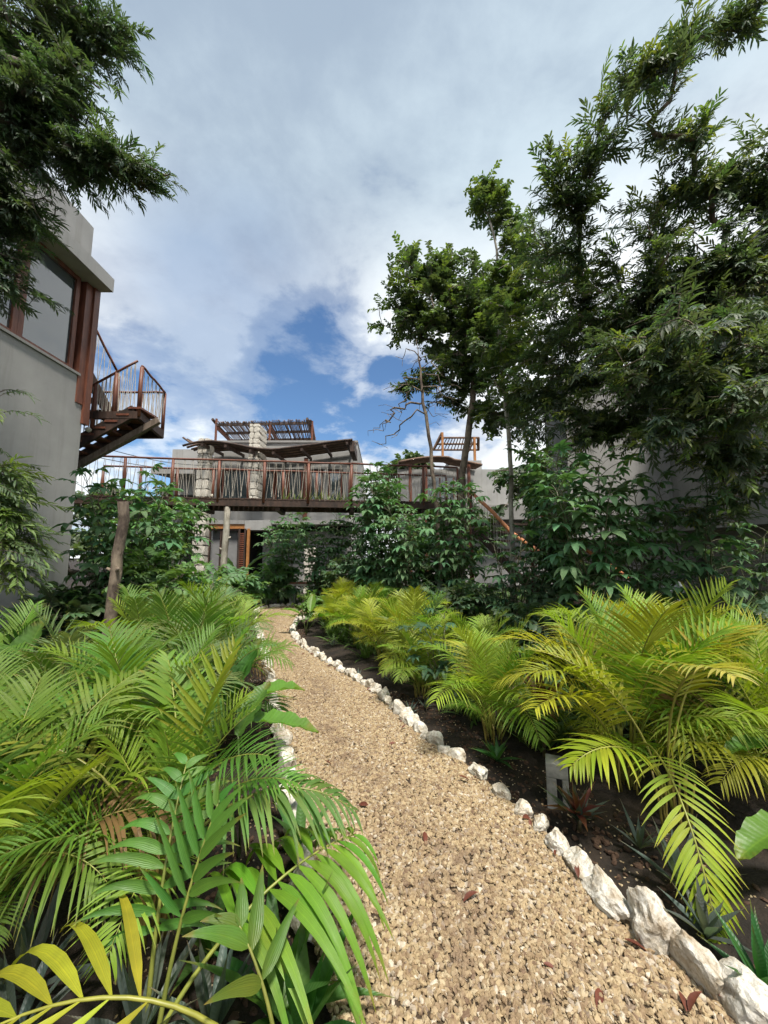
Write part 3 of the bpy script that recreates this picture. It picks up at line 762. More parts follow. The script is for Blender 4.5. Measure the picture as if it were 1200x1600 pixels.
# upper storey set back under the canopy, wall pieces round the openings
UW = H + 1.2
zt, zb_ = Z_(733, UW), Z_(775, UW)
mbox('wall', xa - .3, UW, zt, xb + .25, UW + .2, z_roof, stucco)
mbox('wall', xa - .3, UW, 2.95, xb + .25, UW + .2, zb_ - .3, stucco)
mbox('wall', X_(505, 760, UW), UW + .003, zb_ - .29, X_(512, 760, UW), UW + .19, zt - .01, stucco)
mbox('wall', X_(536, 760, UW), UW + .003, zb_ - .29, xb + .24, UW + .19, zt - .01, stucco)
mbox('wall', xb + .05, UW + .21, 0, xb + .245, UW + 6, z_roof - .01, stucco)
mbox('wall', xa - .3, UW + .21, 0, xa - .1, UW + 6, z_roof - .01, stucco)
mbox('roof', xa - .3, UW - .06, z_roof + .004, xb + .26, UW + 6, z_roof + .10, stucco_d)
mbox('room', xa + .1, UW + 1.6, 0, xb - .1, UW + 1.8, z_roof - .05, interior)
for u0_, u1_ in ((346, 392), (407, 428), (430, 448), (450, 472), (484, 503), (513, 534)):
    x0, x1 = X_(u0_, 760, UW), X_(u1_, 760, UW)
    mb = MB(); mb.box(x0, UW + .05, zb_ - .285, x0 + .06, UW + .13, zt - .01); mb.box(x1 - .06, UW + .05, zb_ - .285, x1, UW + .13, zt - .01); mb.box(x0 + .063, UW + .05, zt - .08, x1 - .063, UW + .13, zt - .012); mb.box(x0 + .063, UW + .05, zb_ - .28, x1 - .063, UW + .13, zb_ - .2)
    rel(mb, mh); w_ = part('window', mb, [redwood], mh); mb = MB(); mb.box(x0 + .062, UW + .085, zb_ - .198, x1 - .062, UW + .093, zt - .082); rel(mb, mh); part('pane', mb, [glass], w_)
mbox('post', X_(475, 760, UW), UW - .12, 3.0, X_(481, 760, UW), UW - .01, zt + .5, redwood)
# balcony slab and front parapet band below the bridge line
zlo = Z_(828, H)
mbox('balcony_wall', X_(383, 800), H + .02, zlo, X_(424, 800), UW - .003, 3.02, stucco)
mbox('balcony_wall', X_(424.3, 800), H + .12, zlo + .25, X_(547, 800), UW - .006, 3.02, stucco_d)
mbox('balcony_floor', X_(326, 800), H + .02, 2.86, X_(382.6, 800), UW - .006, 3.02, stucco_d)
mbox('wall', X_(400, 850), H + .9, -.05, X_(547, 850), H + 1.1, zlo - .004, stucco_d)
# ground floor glass doors with curtain, beam above
zb1, zb2 = Z_(826), Z_(814)
mbox('lintel', X_(326, 820), H + .06, zb1, X_(382, 820), H + .26, zb2, honey)
for u0_, u1_ in ((327, 346), (347, 382)):
    x0, x1 = X_(u0_), X_(u1_)
    mb = MB(); mb.box(x0, H + .1, zb2 + .004, x0 + .05, H + .18, 2.855); mb.box(x1 - .05, H + .1, zb2 + .004, x1, H + .18, 2.855); mb.box(x0 + .052, H + .1, 2.79, x1 - .052, H + .18, 2.852); rel(mb, mh); w_ = part('window', mb, [darkwood], mh)
    mb = MB(); mb.box(x0 + .052, H + .13, zb2 + .006, x1 - .052, H + .138, 2.788); rel(mb, mh); part('pane', mb, [glass], w_)
for u0_, u1_ in ((327, 346), (356, 374)):
    x0, x1 = X_(u0_ if u0_ == 327 else 347), X_(u1_)
    mb = MB(); mb.box(x0, H + .1, 0, x0 + .05, H + .18, zb1 - .004); mb.box(x1 - .05, H + .1, 0, x1, H + .18, zb1 - .004); mb.box(x0 + .052, H + .1, zb1 - .08, x1 - .052, H + .18, zb1 - .006); rel(mb, mh); d_ = part('door', mb, [darkwood], mh)
    mb = MB(); nn = 60; vv_ = []
    for k in range(nn + 1):
        x = x0 + .06 + (x1 - x0 - .12) * k / nn; vv_ += [(x, H + .3 + .05 * math.sin(k * 1.25), .02), (x, H + .3 + .05 * math.sin(k * 1.25), zb1 - .05)]
    mb.add(vv_, [(2*k, 2*k+2, 2*k+3, 2*k+1) for k in range(nn)]); rel(mb, mh); part('curtain', mb, [curtain], d_)
# open louvred shutter door
x0, x1 = X_(375), X_(386)
mb = MB(); mb.box(x0, H - .05, 0, x0 + .06, H + .02, zb1); mb.box(x1 - .06, H - .05, 0, x1, H + .02, zb1); rel(mb, mh); sh = part('shutter', mb, [darkwood], mh)
lv = MB(); lv.box(x0 + .062, H - .04, 0, x1 - .062, H + .0, .05); rel(lv, mh); lvm = lv.mesh('slat', [redwood])
for k in range(28): put('slat', lvm, sh, (0, 0, .05 + k * .088), (0, 0, 0))
mbox('door_post', X_(388), H - .04, 0, X_(392), H + .04, zb1, honey)
# pillars
pillar(mh, X_(309, 780), H - .25, X_(327, 780), H + .2, Z_(687), 19, 11)
pillar(mh, X_(392, 700), H - .25, X_(407, 700), H + .85, Z_(665), 13, 12, z=3.75)
pillar(mh, X_(476, 880), H - .1, X_(492, 880), H + .3, 1.9, 7, 13)
# left extension (lower slab block)
mbox('wall', X_(266, 760, 17.6), 17.6, 4.35, X_(310, 760, 17.6), 22, Z_(702, 17.6), stucco)
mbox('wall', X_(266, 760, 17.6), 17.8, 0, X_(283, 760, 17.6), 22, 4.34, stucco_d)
mb = MB(); xx0, xx1 = X_(249, 740, 17.2), X_(312, 740, 17.2); zc = Z_(737, 17.2)
mb.add([(xx0, 16.6, zc), (xx1, 16.6, zc), (xx1, 17.55, zc), (xx0 + .3, 17.55, zc), (xx0, 16.6, zc - .22), (xx1, 16.6, zc - .22), (xx1, 17.55, zc - .22), (xx0 + .3, 17.55, zc - .22)], [(0,1,2,3),(7,6,5,4),(0,4,5,1),(1,5,6,2),(2,6,7,3),(3,7,4,0)]); rel(mb, mh); part('canopy_slab', mb, [stucco_d], mh)
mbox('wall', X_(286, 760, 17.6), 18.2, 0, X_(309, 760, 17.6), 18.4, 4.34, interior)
# wavy pole canopy
def wave(u):
    pts = [(298,703),(318,694),(345,692),(370,697),(400,706),(430,711),(460,707),(500,699),(530,693),(556,688)]
    for (a, b), (c, d) in zip(pts, pts[1:]):
        if a <= u <= c: 
            q = (u - a) / (c - a); return 699 + (b + (d - b) * q - 699) * .72
    return pts[-1][1]
for k in range(13):
    D = H - .75 + k * .15; r = random.Random(k); mb = MB()
    pts = [Vector((X_(u, 700, H), D, Z_(wave(u) + 3, H) + r.uniform(-.02, .02) + .012 * k)) for u in np.linspace(298 + r.uniform(-2, 3), 556 - r.uniform(0, 4), 24)]
    for j in range(1, 23): pts[j] = (pts[j-1] + pts[j] * 2 + pts[j+1]) / 4
    mb.tube(pts, .05 * r.uniform(.8, 1.15), 6); rel(mb, mh); part('canopy_pole', mb, [stickw if k % 3 else darkwood], mh, True)
for u in (330, 365, 402, 436, 478, 512, 545):
    mb = MB(); z = Z_(wave(u) + 6, H) - .06; mb.beam((X_(u, 700), H - .85, z - .02), (X_(u, 700), UW, z + .12), .09, .11); rel(mb, mh); part('rafter', mb, [darkwood], mh)
mbox('canopy_end', X_(549, 700), H - .7, Z_(712), X_(556, 700), H + .9, Z_(697), darkwood)
# roof-top pergola of sticks
def pergola(o, PD, tl, tr, bl, br_, n, seed):
    b = Vector(o.location); r = random.Random(seed)
    A, B, C, D_ = P(*tl), P(*tr), P(*bl), P(*br_)
    for p, q in ((A, B), (C, D_), (A.lerp(C, .5), B.lerp(D_, .5))):
        mb = MB(); mb.beam(p - b, q - b, .09, .12); part('pergola_beam', mb, [darkwood], o)
    for p, q in ((A, C), (B, D_), (A.lerp(B, .55), C.lerp(D_, .55))):
        mb = MB(); mb.beam(p - b + Vector((0,0,-.1)), q - b + Vector((0,0,-.1)), .1, .12); part('pergola_beam', mb, [redwood], o)
    for i in range(n):
        q = (i + r.uniform(.2, .8)) / n; p0 = A.lerp(B, q) - b + Vector((0, 0, .08 + r.uniform(0, .03))); p1 = C.lerp(D_, min(1, q + r.uniform(-.01, .01))) - b + Vector((0,0,.08))
        e = (p0 - p1) * r.uniform(.02, .10)
        mb = MB(); mb.tube([p0 + e, p0.lerp(p1, .5) + Vector((0,0,r.uniform(-.03,.03))), p1 - e], r.uniform(.018, .03), 5); part('stick', mb, [stickw], o)
    for p, z0 in ((A, z_roof), (B, z_roof), (A.lerp(B, .55), z_roof), (C, z_roof), (D_, z_roof)):
        mb = MB(); mb.tube([Vector((p.x, p.y, z0)) - b, p - b + Vector((0,0,.3 if p in (A,) else .1))], .055, 6); part('pergola_post', mb, [redwood], o)
pg = thing('roof_pergola', (X_(410), 18, z_roof + .1), 'slanting stick pergola on wooden posts on the roof of the terrace house', 'pergola')
pergola(pg, 18, (338, 664, 17.6), (488, 661, 18.2), (363, 689, 19.6), (492, 686, 20.0), 66, 4)
mb = MB(); mb.tube([P(332, 655, 17.6) - Vector(pg.location), P(363, 692, 19.6) - Vector(pg.location)], .07, 6); part('ridge_pole', mb, [darkwood], pg)
mb = MB(); mb.tube([P(480, 654, 17.6) - Vector(pg.location), P(492, 692, 20) - Vector(pg.location)], .07, 6); part('ridge_pole', mb, [darkwood], pg)

# ------------------------------------------------------------------ right rear house (depth 20)
H2 = 20
rh = thing('rear_house', (4, H2, 0), 'grey rear house with wavy pole canopy half hidden behind the slender trunks', 'house')
def rbox(name, x0, y0, z0, x1, y1, z1, mat):
    mb = MB(); mb.box(x0, y0, z0, x1, y1, z1); rel(mb, rh); return part(name, mb, [mat], rh)
x0, x1 = P(622, 750, H2).x, P(900, 750, H2).x
rbox('wall', x0, H2 + .8, 0, x1, H2 + 1, Z_(728, H2), stucco)
rbox('wall', P(706, 715, H2).x, H2 + 1.02, Z_(728, H2) - .5, P(760, 715, H2).x, H2 + 4, Z_(712, H2), stucco)
rbox('balcony', x0 + .3, H2 - .2, Z_(812, H2), x1, H2 + .75, Z_(790, H2), stucco_d)
for u in (665, 690, 712):
    rbox('window_frame', P(u, 760, H2).x, H2 + .72, Z_(775, H2), P(u + 1.6, 760, H2).x, H2 + .79, Z_(742, H2), redwood)
mb = MB(); mb.box(P(660, 760, H2).x, H2 + .76, Z_(775, H2), P(712, 760, H2).x, H2 + .775, Z_(742, H2)); rel(mb, rh); part('pane', mb, [glass], rh)
def wave2(u): return 727 - 8 * math.sin(PI * (u - 622) / 120) + (3 if u > 700 else 0)
for k in range(9):
    mb = MB(); mb.tube([Vector((P(u, 720, H2).x, H2 - .7 + k * .2, Z_(wave2(u), H2) + .02 * k)) for u in np.linspace(622, 748, 16)], .06, 6); rel(mb, rh); part('canopy_pole', mb, [stickw], rh, True)
for u in (640, 664, 730):
    mb = MB(); mb.tube([Vector((P(u, 720, H2).x, H2 - .3, 0)), Vector((P(u, 720, H2).x, H2 - .3, Z_(728, H2)))], .09, 6); rel(mb, rh); part('post', mb, [redwood], rh)
zr2 = Z_(712, H2) + .01
pg2 = thing('roof_pergola', (P(710, 690, 22).x, 22, zr2), 'thin pole pergola frame on the roof of the rear house', 'pergola')
b_ = Vector(pg2.location)
A, B, C, D_ = P(688, 684, 21.5), P(748, 684, 21.5), P(676, 703, 23), P(748, 703, 23)
for p, q in ((A, B), (C, D_), (A.lerp(C, .5), B.lerp(D_, .5)), (A, C), (B, D_), (P(690, 676, 21.4), P(676, 704, 21.6)), (P(740, 690, 21.4), P(728, 712, 21.6))):
    mb = MB(); mb.tube([p - b_, q - b_], .06, 6); part('pole', mb, [stickw], pg2)
for i in range(14):
    q = (i + .5) / 14; mb = MB(); mb.tube([A.lerp(B, q) - b_, C.lerp(D_, q) - b_], .03, 5); part('stick', mb, [stickw], pg2)
for p in (P(691, 676, 21.4), P(741, 684, 21.4)):
    mb = MB(); mb.beam(Vector((p.x, p.y, zr2)) - b_, p - b_, .16, .12); part('post', mb, [honey], pg2)

# ------------------------------------------------------------------ right-hand house wall
wr = thing('right_house', (5.2, 9, 0), 'grey stucco house mostly hidden behind the tall tree on the right', 'house')
def wbox(name, x0, y0, z0, x1, y1, z1, mat):
    mb = MB(); mb.box(x0, y0, z0, x1, y1, z1); rel(mb, wr); return part(name, mb, [mat], wr)
wbox('wall', 4.5, 9.2, 1.9, 14, 10.4, 6.2, stucco_d)  # shade on this house's walls is put into the darker stucco colour
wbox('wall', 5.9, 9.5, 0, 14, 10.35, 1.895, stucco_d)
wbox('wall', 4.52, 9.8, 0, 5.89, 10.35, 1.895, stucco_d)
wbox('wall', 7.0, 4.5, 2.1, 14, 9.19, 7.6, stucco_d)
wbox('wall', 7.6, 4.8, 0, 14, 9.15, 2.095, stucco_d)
# outdoor stairs down from the bridge with orange log rails
rs_ = thing('log_staircase', (3.2, 8.6, 0), 'outdoor stair with peeled orange log handrails descending to the right from the footbridge', 'staircase')
rb = Vector(rs_.location); rgx = random.Random(5)
rails = [([(735,768,10.3),(770,800,9.8),(800,833,9.3),(850,868,8.7),(880,893,8.3),(908,918,7.9)], .045), ([(828,790,10.6),(870,822,10.2),(905,852,9.8),(950,882,9.3),(1000,915,8.8)], .045)]
for pts, r_ in rails:
    q = [P(*p) - rb for p in pts]; mb = MB(); mb.tube(q, [r_ * rgx.uniform(.85, 1.15) for _ in q], 8); part('handrail', mb, [orangewood], rs_, True)
    low = [p - Vector((0, 0, .95)) for p in q]
    mb = MB()
    for a, b in zip(low, low[1:]): mb.beam(a, b, .07, .2)
    part('stringer', mb, [darkwood], rs_)
    for s in range(40):
        k = s / 39 * (len(q) - 1.001); i = int(k); p = q[i].lerp(q[i+1], k - i); l_ = low[i].lerp(low[i+1], k - i)
        mb = MB(); mb.tube([l_ + Vector((rgx.uniform(-.04,.04), 0, 0)), p], .008, 4); part('rod', mb, [rope], rs_)
    for s in (0, 2, 4):
        if s < len(q):
            mb = MB(); mb.tube([Vector((q[s].x, q[s].y, -.05)), q[s] + Vector((0, 0, .05))], .05, 8); part('post', mb, [redwood], rs_, True)
qa = [P(*p) - rb for p in rails[0][0]]; qb = [P(*p) - rb for p in rails[1][0]]
for k in range(14):
    s = k / 13 * .999; ia = s * (len(qa) - 1.001); ib = s * (len(qb) - 1.001)
    a = qa[int(ia)].lerp(qa[int(ia)+1], ia % 1) - Vector((0,0,.88)); b = qb[int(ib)].lerp(qb[int(ib)+1], ib % 1) - Vector((0,0,.88))
    b.z = a.z; mb = MB(); mb.beam(a, b, .26, .05); part('tread', mb, [darkwood], rs_)

# cables across the gap
for k, (a, b) in enumerate((((120, 688, 9), (330, 728, 15)), ((112, 706, 9), (330, 733, 15)))):
    p, q = P(*a), P(*b); mb = MB(); mb.tube([p.lerp(q, i / 12) + Vector((0, 0, -.16 * math.sin(PI * i / 12))) for i in range(13)], .010, 4)
    o = part('cable', mb, [steel], None); tagit(o, ['upper', 'lower'][k] + ' of the two thin dark cables sagging from the grey house to the terrace house', 'cable', 'cables above the footbridge')

# ------------------------------------------------------------------ concrete light post
cp = G(872, 1250); lt = thing('path_light', (cp.x, cp.y, 0), 'short grey concrete bollard light with a square arch slot at the path edge', 'bollard', rz=R(-22))
w_, h_, d_ = .125, .235, .12
mb = MB(); mb.box(-w_/2, -d_/2, -.05, -w_/2 + .058, d_/2, h_ - .085); part('leg', mb, [concrete], lt)
mb = MB(); mb.box(w_/2 - .036, -d_/2, -.05, w_/2, d_/2, h_ - .085); part('leg', mb, [concrete], lt)
mb = MB(); mb.box(-w_/2, -d_/2, h_ - .085, w_/2, d_/2, h_); ob = part('cap', mb, [concrete], lt)
mb = MB(); mb.box(-w_/2 + .059, -.02, -.04, w_/2 - .037, d_/2 - .003, h_ - .086); part('recess_panel', mb, [steel], lt)
for o in lt.children:
    bv = o.modifiers.new('bevel', 'BEVEL'); bv.width = .004; bv.segments = 2

# low white slab bench far away & sack
bp = P(472, 905, 12.6); be = thing('low_table', (bp.x, bp.y, 0), 'low white-edged slab table with reddish top beyond the end of the path', 'table')
mb = MB(); mb.box(-.42, -.25, .58, .42, .25, .64); part('tabletop', mb, [white_st], be)
mb = MB(); mb.box(-.40, -.23, .643, .40, .23, .68); part('top_board', mb, [terracotta], be)
for sx in (-1, 1):
    mb = MB(); mb.box(sx * .3 - .05, -.2, 0, sx * .3 + .05, .2, .577); part('leg', mb, [white_st], be)
m_pl, t_, b__ = newmat('plastic'); b__.inputs['Base Color'].default_value = (.62,.65,.68,1); b__.inputs['Roughness'].default_value = .22
import bmesh
bm = bmesh.new(); bmesh.ops.create_grid(bm, x_segments=26, y_segments=30, size=.5)
for vv in bm.verts:
    x, y = vv.co.x, vv.co.y; q = y + .5
    hh = .95 * (1 - q) ; k = mn.noise(Vector((x * 4, y * 3, 2))); k2 = abs(mn.noise(Vector((x * 11, y * 8, 5))))
    vv.co = Vector((x * (.42 + .35 * q) + .05 * k, -(.35 * q) - .14 * k - .10 * k2 + .15 * abs(x), hh + .06 * k))
me = bpy.data.meshes.new('plastic_sheet'); bm.to_mesh(me); bm.free(); me.materials.append(m_pl)
pp = P(1043, 925, 6.3); o = put('plastic_sheet', me, None, (pp.x, pp.y, .02), (0, 0, .2), (1.25, 1, 1.15))
so2 = o.modifiers.new('solid', 'SOLIDIFY'); so2.thickness = .004
tagit(o, 'crumpled silvery plastic sheet propped behind the palms on the right', 'sheet')
# ================================================================== vegetation
# ---- twigs (local +X growing direction, leaves droop to -Z)
def twig_mesh(seed, n, L_, leaf, wid, droop, kind, tl=.55, mat=None, segs=3, hang=.35):
    r = random.Random(seed); mb = MB(); pts = []; p = Vector((0,0,0)); el = .25
    for i in range(7):
        pts.append(p.copy()); e = el - (hang + .9 * droop * .3) * i / 6; p = p + Vector((math.cos(e), r.uniform(-.08,.08), math.sin(e))) * (L_ / 6)
    mb.tube(pts, [.0045 - .0005 * i for i in range(7)], 3, 1, cap=False)
    for j in range(n):
        q = .12 + .88 * (j + .5) / n; x = q * 6 * .999; i = int(x); b = pts[i].lerp(pts[min(i+1,6)], x - i)
        sg = 1 if j % 2 else -1
        a = sg * r.uniform(.45, 1.15) * (1 - .45 * q) if kind == 'lance' else sg * r.uniform(.6, 1.6)
        d = Vector((math.cos(a), math.sin(a), r.uniform(-.45, .35))); s = Vector((-math.sin(a), math.cos(a), r.uniform(-.5, .5)))
        u = s.cross(d) * -1; u = u if u.z > 0 else -u
        ll = leaf * r.uniform(.7, 1.15)
        blade(mb, b, d, s, u, ll, wid * r.uniform(.85, 1.15), droop * r.uniform(.5, 1.4), segs, .3, 0, (lambda k: math.sin(PI * (k * .86 + .1)) ** .9 if k < 1 else .02))
    return mb
def twig_set(name, k, **kw):
    out = []
    for i in range(k):
        mb = twig_mesh(i * 7 + len(name), **kw)
        me = mb.mesh('twig', [tree_leaf, graybark], True)
        out.append((me, np.array(mb.v), mb.f, mb.m, mb.t, mb.a))
    return out
TW = {
 'long':  twig_set('long', 5, n=13, L_=.42, leaf=.155, wid=.0155, droop=.75, kind='lance'),
 'narrow':twig_set('narrow', 5, n=20, L_=.34, leaf=.105, wid=.0085, droop=1.0, kind='lance', hang=.7),
 'ovate': twig_set('ovate', 5, n=12, L_=.42, leaf=.135, wid=.030, droop=1.0, kind='ovate', segs=3),
 'big':   twig_set('bigs', 4, n=9, L_=.32, leaf=.17, wid=.042, droop=1.1, kind='ovate', segs=4),
}
def grow(base_pts, blobs, seed, trunk_r, tip_r=.006, wander=.06):
    """attractors join the nearest node of the growing tree -> natural forks. returns nodes,parent,radii,tips"""
    r = random.Random(seed); nodes = [Vector(base_pts[0])]; par = [-1]
    for a, b in zip(base_pts, base_pts[1:]):
        a, b = Vector(a), Vector(b); n = max(2, int((b - a).length / .25))
        for i in range(n):
            nodes.append(a.lerp(b, (i + 1) / n) + Vector((r.gauss(0, .012), r.gauss(0, .012), 0))); par.append(len(nodes) - 2)
    ntr = len(nodes)
    att = []
    for c, rad, n in blobs:
        c = Vector(c); rad = Vector(rad)
        for _ in range(n):
            v = Vector((r.gauss(0,1), r.gauss(0,1), r.gauss(0,1))).normalized() * (r.random() ** .42)
            att.append(c + Vector((v.x * rad.x, v.y * rad.y, v.z * rad.z)))
    root = nodes[ntr - 1]; att.sort(key=lambda p: (p - root).length)
    tips = []; cap = 20000
    arr = np.zeros((cap, 3)); arr[:len(nodes)] = [tuple(p) for p in nodes]
    lowcut = max(1, int(ntr * .45))
    for p in att:
        cnt = len(nodes); d = arr[:cnt] - np.array(p)
        dist = np.sqrt((d ** 2).sum(1)) + np.where(d[:, 2] > 0, d[:, 2] * .5, 0); dist[:lowcut] += 50
        j = int(np.argmin(dist)); q = nodes[j]; n = max(1, int((p - q).length / .16)); prev = j; mid = (p + q) / 2 + Vector((r.gauss(0, wander), r.gauss(0, wander), abs(r.gauss(0, wander)) + .12 * (p - q).length))
        for i in range(n):
            k = (i + 1) / n; pt = q * (1-k)**2 + mid * 2*k*(1-k) + p * k*k
            if cnt + i >= cap: break
            nodes.append(pt); par.append(prev); arr[len(nodes)-1] = tuple(pt); prev = len(nodes) - 1
        tips.append(prev)
    w = [0.0] * len(nodes)
    for t in tips: w[t] += 1
    for i in range(len(nodes) - 1, 0, -1): w[par[i]] += max(w[i], .0)
    mx = max(w[0], 1); rad = [max(tip_r, trunk_r * (x / mx) ** .48) if i >= ntr else None for i, x in enumerate(w)]
    for i in range(ntr): rad[i] = max(trunk_r * (1 - .35 * i / ntr) * ((w[i] / mx) ** .3), tip_r)
    return nodes, par, rad, tips, ntr
def tree(name, label, base, trunk_pts, blobs, seed, kind, trunk_r, bark, cols, tw_per=3, sep=0, leafdir=None, cat='tree', group=None, tscale=1.0, tip_r=.006, bare=False, tvar=.25):
    r = random.Random(seed + 1); t = thing(name, base, label, cat, group); B0 = Vector(base)
    tp = [B0] + [Vector(p) for p in trunk_pts]
    nodes, par, rad, tips, ntr = grow(tp, blobs, seed, trunk_r, tip_r)
    mb = MB(); mb.tube([nodes[i] - B0 for i in range(ntr)], [rad[i] for i in range(ntr)], 10); part('trunk', mb, [bark], t, True)
    kids = {}
    for i in range(ntr, len(nodes)): kids.setdefault(par[i], []).append(i)
    mb = MB(); big = []
    def run(start, first):
        chain = [start, first]; cur = first
        while cur in kids:
            ks = sorted(kids[cur], key=lambda k: -rad[k])
            for k in ks[1:]: stack.append((cur, k))
            cur = ks[0]; chain.append(cur)
        return chain
    stack = [(p_, k) for p_ in list(kids) if p_ < ntr for k in kids[p_]]; chains = []
    while stack: chains.append(run(*stack.pop()))
    chains.sort(key=lambda c: -rad[c[1]])
    for ci, c in enumerate(chains):
        pts = [nodes[k] - B0 for k in c]; rr_ = [min(rad[k], rad[c[1]]) for k in c]
        if ci < 7: m2 = MB(); m2.tube(pts, rr_, 7); part('branch', m2, [bark], t, True)
        else: mb.tube(pts, rr_, 4, cap=False)
    if mb.v: part('twigs', mb, [bark], t, True, kind='stuff')
    if bare: return t
    # leafy twigs
    pl = []
    for t0 in tips:
        for k in range(tw_per):
            ti = t0
            for _ in range(r.randrange(0, 7)):
                if par[ti] >= ntr and rad[par[ti]] < trunk_r * .3: ti = par[ti]
            p = nodes[ti]; pr = nodes[par[ti]]; d = (p - pr).normalized()
            az = math.atan2(d.y, d.x) + r.gauss(0, 1.0); el = math.asin(max(-1, min(1, d.z))) * .5 + r.gauss(0, .35)
            if leafdir is not None and r.random() < .5: az = leafdir + r.gauss(0, .5); el = -.35 + r.gauss(0, .25)
            back = r.uniform(0, .35)
            pl.append((p - d * back * .4 + Vector((r.gauss(0,.04), r.gauss(0,.04), r.gauss(0,.04))), az, el, r.uniform(-.5, .5), tscale * r.uniform(1 - tvar, 1 + tvar), r.randrange(len(TW[kind]))))
    cam_p = Vector((0, 0, EYE)); pl.sort(key=lambda a: (a[0] - cam_p).length)
    def mat4(a):
        return Matrix.Translation(a[0] - B0) @ Matrix.Rotation(a[1], 4, 'Z') @ Matrix.Rotation(-a[2], 4, 'Y') @ Matrix.Rotation(a[3], 4, 'X') @ Matrix.Scale(a[4], 4)
    for a in pl[:sep]:
        o = put('leafy_twig', TW[kind][a[5]][0], t, color=vary(r.choice(cols), r, .2)); o.matrix_local = mat4(a)
    rest = pl[sep:]
    ng_ = min(len(cols) * 2, max(1, len(rest) // 30)); groups = [rest[i::ng_] for i in range(ng_)]
    for gi, gr in enumerate(groups):
        V = []; F = []; M = []; T = []; A = []; off = 0
        for a in gr:
            me, v, f, m, tt, aa = TW[kind][a[5]]; M4 = np.array(mat4(a)); V.append(v @ M4[:3,:3].T + M4[:3,3])
            F.extend([tuple(i + off for i in q) for q in f]); off += len(v); M.extend(m); T.extend(tt); A.extend(aa)
        if not V: continue
        V = np.concatenate(V); me = bpy.data.meshes.new('crown'); me.from_pydata(V.tolist(), [], F)
        me.materials.append(tree_leaf); me.materials.append(graybark); me.polygons.foreach_set('material_index', M); me.polygons.foreach_set('use_smooth', [True] * len(F))
        at = me.attributes.new('tip', 'FLOAT', 'POINT'); at.data.foreach_set('value', T)
        at = me.attributes.new('across', 'FLOAT', 'POINT'); at.data.foreach_set('value', A)
        put('crown', me, t, color=vary(cols[gi % len(cols)], r, .1), kind='stuff')
    return t
def B(u, v, ru, rv, D, n, depth=None):
    k = D / 600
    return (P(u, v, D), (ru * k, depth if depth else (ru + rv) / 2 * k, rv * k), n)
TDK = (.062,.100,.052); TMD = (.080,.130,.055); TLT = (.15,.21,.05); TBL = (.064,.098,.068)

# ---- tall leaning tree on the right
tree('tall_tree', 'tall leaning tree on the right whose long narrow leaves hide the grey wall', (6.2, 5.0, 0),
     [(6.0, 5.0, 1.5), (5.6, 5.0, 3.4), (5.3, 5.0, 5.2)],
     [B(1140,30,80,35,4.4,18), B(1050,70,55,32,4.4,14), B(1000,125,60,40,4.4,18), B(945,190,45,40,4.4,14), B(885,255,50,28,4.5,16), B(1060,205,75,34,4.5,20), B(1175,260,40,70,4.6,34), B(1100,290,70,30,4.7,18),
      B(845,330,40,50,4.8,12), B(835,420,32,60,5.2,9), B(900,310,40,40,4.8,9), B(1060,345,80,40,4.7,18), B(1150,400,70,55,4.7,30), B(1020,430,80,40,5,24),
      B(1100,480,110,70,4.8,70), B(960,500,90,60,5.4,44), B(1010,600,110,80,5.2,64), B(1150,600,80,90,4.4,56), B(880,580,70,70,6,36), B(870,680,80,60,6.2,36), B(970,690,60,45,6,18), B(920,420,50,50,5.6,18), B(840,600,60,60,6.5,40), B(900,520,50,70,6.0,24), B(870,450,45,60,6,24), B(830,380,35,45,6.2,16), B(850,520,60,60,6.5,30), B(800,620,50,60,7,24), B(1000,520,60,60,5.4,30), B(1080,440,80,60,5,34), B(1000,330,50,40,5,14), B(930,640,70,60,5.6,34), B(1060,540,110,90,3.9,50), B(1150,640,70,90,3.8,40), B(1050,680,90,50,4.3,34), B(960,560,60,50,4.6,24), B(1150,740,70,70,4.6,34), B(1090,800,70,45,5,14)],
     11, 'long', .115, brownbark, [TDK, TMD, TBL, TDK, TLT], tw_per=7, sep=300, leafdir=R(225), tscale=.70, tip_r=.004)
# ---- feathery tree top left
tree('feathery_tree', 'dense feathery dark tree hanging into the top left corner over the grey house', (-5.1, 2.7, 0),
     [(-4.9, 2.7, 2.5), (-4.7, 2.8, 4.4), (-4.4, 2.9, 5.6)],
     [B(40,60,110,80,3.7,90), B(135,45,60,50,3.8,36), B(60,190,85,75,3.7,90), B(120,145,42,45,3.7,26), B(30,320,52,80,3.7,60), B(8,430,40,50,3.7,30), B(130,255,50,40,3.8,24), B(195,262,50,32,3.8,24), B(240,275,34,18,3.8,12), B(185,50,24,28,3.9,12), B(-80,150,100,160,3.7,50), B(-60,350,70,100,3.6,30)],
     23, 'narrow', .12, graybark, [TDK, TMD, TDK, TBL], tw_per=5, sep=300, leafdir=R(-30), tscale=.85, tip_r=.004)
# ---- middle tree with spreading crown
b = P(718, 880, 9.6)
tree('broadleaf_tree', 'slender tree with a rounded leafy crown right of the blue sky patch', (b.x, 9.6, 0),
     [P(722, 740, 9.6), P(737, 640, 9.6), P(742, 560, 9.6)],
     [B(655,435,55,45,9.5,40), B(625,490,38,55,9.5,26), B(720,425,60,35,9.6,36), B(690,500,75,60,9.6,70), B(765,470,75,65,9.4,66), B(720,570,60,50,9.5,40), B(640,400,30,22,9.5,10), B(780,560,60,60,9,40), B(810,640,50,60,8.8,26), B(625,605,14,14,9.5,4), B(655,600,18,16,9.5,6), B(700,630,30,14,9.5,6), B(770,650,40,30,9.2,14)],
     37, 'ovate', .11, brownbark, [TDK, TMD, TDK, TLT], tw_per=7, tscale=.85, tip_r=.008)
